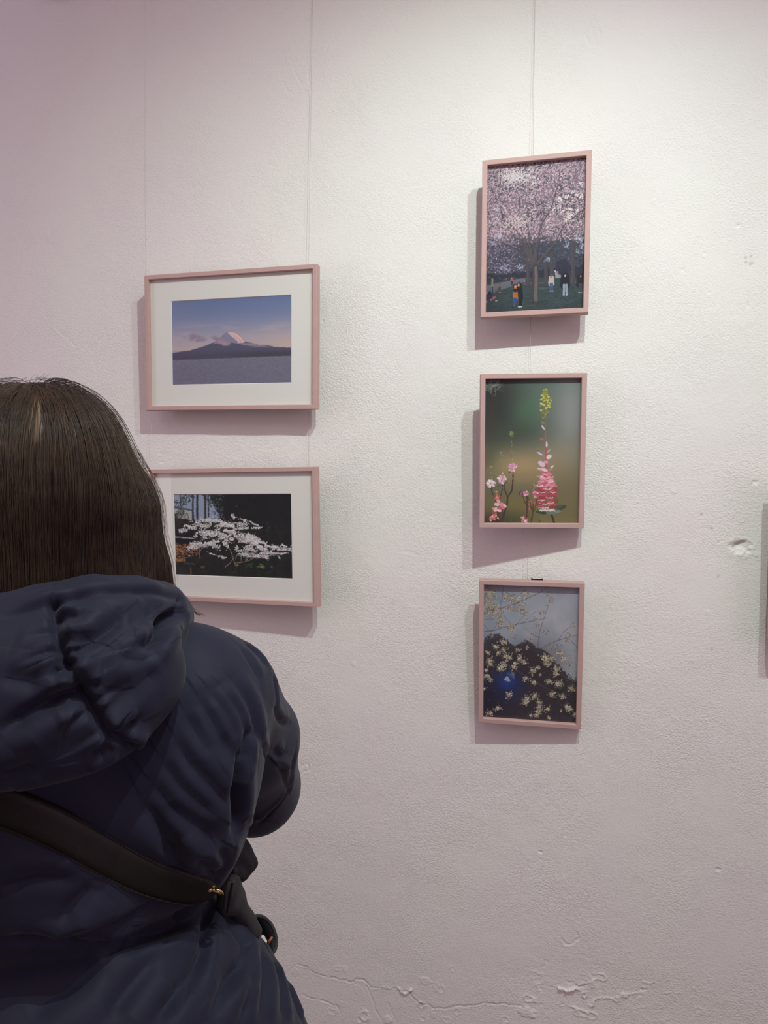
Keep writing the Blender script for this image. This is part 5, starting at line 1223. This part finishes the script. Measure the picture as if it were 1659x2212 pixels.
def strap_mesh(pts, wd, th, off, round_end=True, n=60):
    P = np.array([pin(coat_V, cN, *p) for p in pts])
    # carry it on over her left shoulder
    extra = np.array([coat_V[np.argmin(((coat_V-e)**2).sum(1))] for e in (bp(-.10, -.20, 1.16), bp(-.15, -.16, 1.27), bp(-.19, -.05, 1.40), bp(-.21, .06, 1.40), bp(-.20, .20, 1.30))]) if pts is STRAP else np.zeros((0, 3))
    P = np.concatenate([extra, P])
    s = np.concatenate([[0], np.cumsum(np.linalg.norm(np.diff(P, axis=0), axis=1))]); t = np.linspace(0, s[-1], n)
    C_ = np.stack([np.interp(t, s, P[:, j]) for j in range(3)], 1)
    for _ in range(8): C_[1:-1] = (C_[:-2]+2*C_[1:-1]+C_[2:])/4
    T = np.gradient(C_, axis=0); T /= np.linalg.norm(T, axis=1)[:, None]
    view = EYE-C_; 
    Nn = np.stack([cN[np.argmin(((coat_V-c)**2).sum(1))] for c in C_]); 
    for _ in range(10): Nn[1:-1] = (Nn[:-2]+2*Nn[1:-1]+Nn[2:])/4
    Nn -= T*(Nn*T).sum(1)[:, None]; Nn /= np.linalg.norm(Nn, axis=1)[:, None]
    W_ = np.cross(T, Nn)
    V_ = []; F_ = []
    m = 8
    for i in range(n):
        d = (s[-1]-t[i]); w2 = wd/2
        if round_end and d < wd*.35: w2 *= math.sqrt(max(.12, 1-(1-d/(wd*.35))**2))**.6
        for layer in (0, 1):
            for k in range(m+1):
                a = (k/m*2-1); bulge = th*(1-a**6)*(1 if layer else .0)
                V_.append(C_[i]+W_[i]*a*w2+Nn[i]*(off+bulge+.0015))
    r = 2*(m+1)
    for i in range(n-1):
        for k in range(m):
            a = i*r+k; F_.append((a+(m+1), a+(m+1)+1, a+(m+1)+1+r, a+(m+1)+r)); F_.append((a+1, a, a+r, a+r+1))
        F_.append((i*r, i*r+m+1, i*r+m+1+r, i*r+r)); F_.append((i*r+2*m+1, i*r+m, i*r+m+r, i*r+2*m+1+r))
    F_.append(tuple(range(0, m+1))+tuple(range(2*m+1, m, -1))); e = (n-1)*r; F_.append(tuple(e+i for i in tuple(range(m+1, 2*m+2))+tuple(range(m, -1, -1))))
    return V_, F_, C_, W_, Nn
Vs, Fs, Cs, Ws, Ns = strap_mesh(STRAP, .037, .0035, .0055)
strap = world_child(mesh_obj('strap', Vs, Fs, m_leather, None, True), bag); strap['label'] = 'wide dark brown leather strap'
for sgn in (-1, 1):
    v_, f_ = tube([Cs[i]+Ws[i]*sgn*.0155+Ns[i]*.0104 for i in range(4, 59)], .0006, 5)
    st_ = world_child(mesh_obj('stitching', v_, f_, m_thread, None, True), bag)
    st_.parent = strap; st_.matrix_parent_inverse = strap.matrix_world.inverted()
# round keeper patch near the strap's end
ce = Cs[-7]+Ns[-7]*.0100; Te = np.cross(Ns[-7], Ws[-7])
v_ = [ce+Ns[-7]*.0012]+[ce+(math.cos(a)*Te+math.sin(a)*Ws[-7])*.0115 for a in np.linspace(0, 2*math.pi, 24, endpoint=False)]
f_ = [(0, 1+i, 1+(i+1) % 24) for i in range(24)]
pt = mesh_obj('keeper_patch', v_, f_, m_leather, None, True); bpy.context.view_layer.update(); pt.parent = strap; pt.matrix_parent_inverse = strap.matrix_world.inverted()
# brass swivel hook
dd = to_px(Cs[-1])[2]-.012
def A(x, y, z=0.0): return at(x, y, dd+z)
ring = tube([A(443+math.cos(a)*11, 1920+math.sin(a)*19, .004*math.sin(a)) for a in np.linspace(0, 2*math.pi, 20, endpoint=False)], .0011, 8, True)
knob = tube([A(448, 1919), A(451, 1920), A(455, 1921), A(458, 1922)], [.0028, .0036, .0036, .0028], 10)
stem = tube([A(456, 1921), A(464, 1923), A(472, 1926), A(478, 1929, .002)], [.0021, .0023, .0021, .0019], 10)
hk = tube([A(464, 1921, -.001), A(472, 1923, -.001), A(479, 1927, .0), A(481, 1931, .004), A(476, 1933, .008), A(468, 1930, .009)], [.0012, .0014, .0014, .0012, .0011, .0010], 8)
lever = tube([A(456, 1917, -.001), A(463, 1914, -.003)], .0010, 6)
world_child(mesh_obj('brass_hook', *merge(ring, knob, stem, hk, lever), m_brass, None, True), bag)
# webbing loop and soft grey side panel
def soft(name, prims, step, m, wav, parent=bag, strokes_=()):
    V_, Q_ = mesh_field(prims, step); V_ = relax(V_, Q_, 1); V_, Q_ = split(V_, Q_)
    V_ = bend_surface(V_, Q_, strokes_, wav=wav)
    return world_child(quad_mesh(name, V_, Q_, m), parent)
wv = ((38, .0050, (1, 1, .55), 3), (95, .0018, (1, 1, .7), 7))
D0 = dd+.03
world_child(mesh_obj('webbing_loop', *merge(tube([at(484, 1962, D0), at(488, 1930, D0-.006), at(495, 1905, D0-.008), at(504, 1904, D0-.004), at(500, 1930, D0), at(492, 1970, D0+.01)], .0022, 6)), m_web, None, True), bag)
soft('side_panel', [Cap(at(500, 1912, D0+.045), at(500, 1950, D0+.05), .0115, .0140, .005), Cap(at(490, 1925, D0+.05), at(492, 1955, D0+.05), .0100, .0110, .005), Cap(at(508, 1945, D0+.05), at(528, 1982, D0+.06), .0125, .010, .006), Cap(at(525, 1975, D0+.06), at(552, 2012, D0+.065), .010, .009, .006)], .0035, m_web, wv)
soft('bag_flap', [Cap(at(505, 1822, .90), at(548, 1862, .90), .014, .007, .006), Cap(at(548, 1862, .90), at(520, 1893, .88), .007, .009, .006), Cap(at(500, 1850, .88), at(535, 1866, .89), .016, .009, .006), Cap(at(510, 1885, .87), at(526, 1896, .88), .010, .006, .006), Cap(at(492, 1870, .88), at(500, 1900, .88), .012, .012, .006)], .0032, m_bag, ((40, .004, (1, 1, 1), 3),))
# open pouch below, its rim towards the camera
def pouch():
    V_ = []; F_ = []; n = 28; K = 9
    c0 = at(566, 2022, .875)
    ax1 = at(588, 2052, .86)-at(546, 1988, .86); ax1 /= np.linalg.norm(ax1)
    ax2 = -BB_*.8+BR_*.5; ax2 -= ax1*(ax2@ax1); ax2 /= np.linalg.norm(ax2); dn = np.cross(ax1, ax2); dn = dn if dn[2] < 0 else -dn
    for lay in (0, 1):
        for k in range(K):
            t = k/(K-1)
            for i in range(n):
                a = 2*math.pi*i/n; rr = (1-.18*t**2)*(1 if lay == 0 else .90)
                q = c0+ax1*math.cos(a)*.026*rr+ax2*math.sin(a)*.020*rr+_R*.0035*math.sin(a)*rr+dn*(.085*t*(1 if lay == 0 else .92))
                q = q+(noise3(q[None]*60, 3)[0]-.5)*.003*ax2
                V_.append(q)
    for lay in (0, 1):
        b = lay*K*n
        for k in range(K-1):
            for i in range(n):
                j = (i+1) % n; q = (b+k*n+i, b+k*n+j, b+(k+1)*n+j, b+(k+1)*n+i); F_.append(q if lay == 0 else q[::-1])
        F_.append(tuple(b+(K-1)*n+i for i in range(n)))
    for i in range(n): F_.append((i, K*n+i, K*n+(i+1) % n, (i+1) % n))
    return V_, F_, c0, ax1, ax2, dn
pv, pf, pc, pa, pb, pd = pouch()
pch = world_child(mesh_obj('pouch', pv, pf, m_bag, None, True), bag)
def sub(o): bpy.context.view_layer.update(); o.parent = pch; o.matrix_parent_inverse = pch.matrix_world.inverted(); return o
rimv = tube([pc+pa*math.cos(a)*.0255+pb*math.sin(a)*.0195+_R*.0035*math.sin(a)-pd*.001 for a in np.linspace(0, 2*math.pi, 40, endpoint=False)], .0022, 7, True)
sub(mesh_obj('piping', *rimv, m_web, None, True))
sub(mesh_obj('zip_tab', *tube([at(579, 2038, .852), at(583, 2031, .852), at(588, 2024, .853)], [.0015, .0017, .0014], 6), m_orange, None, True))['label'] = 'orange tab'
V_, Q_ = mesh_field([Ell(at(567, 2027, .856), (.0035, .003, .0038), .002), Ell(at(572, 2034, .856), (.003, .003, .003), .002)], .0010); 
sub(quad_mesh('tissue', V_, Q_, m_paper))['label'] = 'white tissue in the opening'
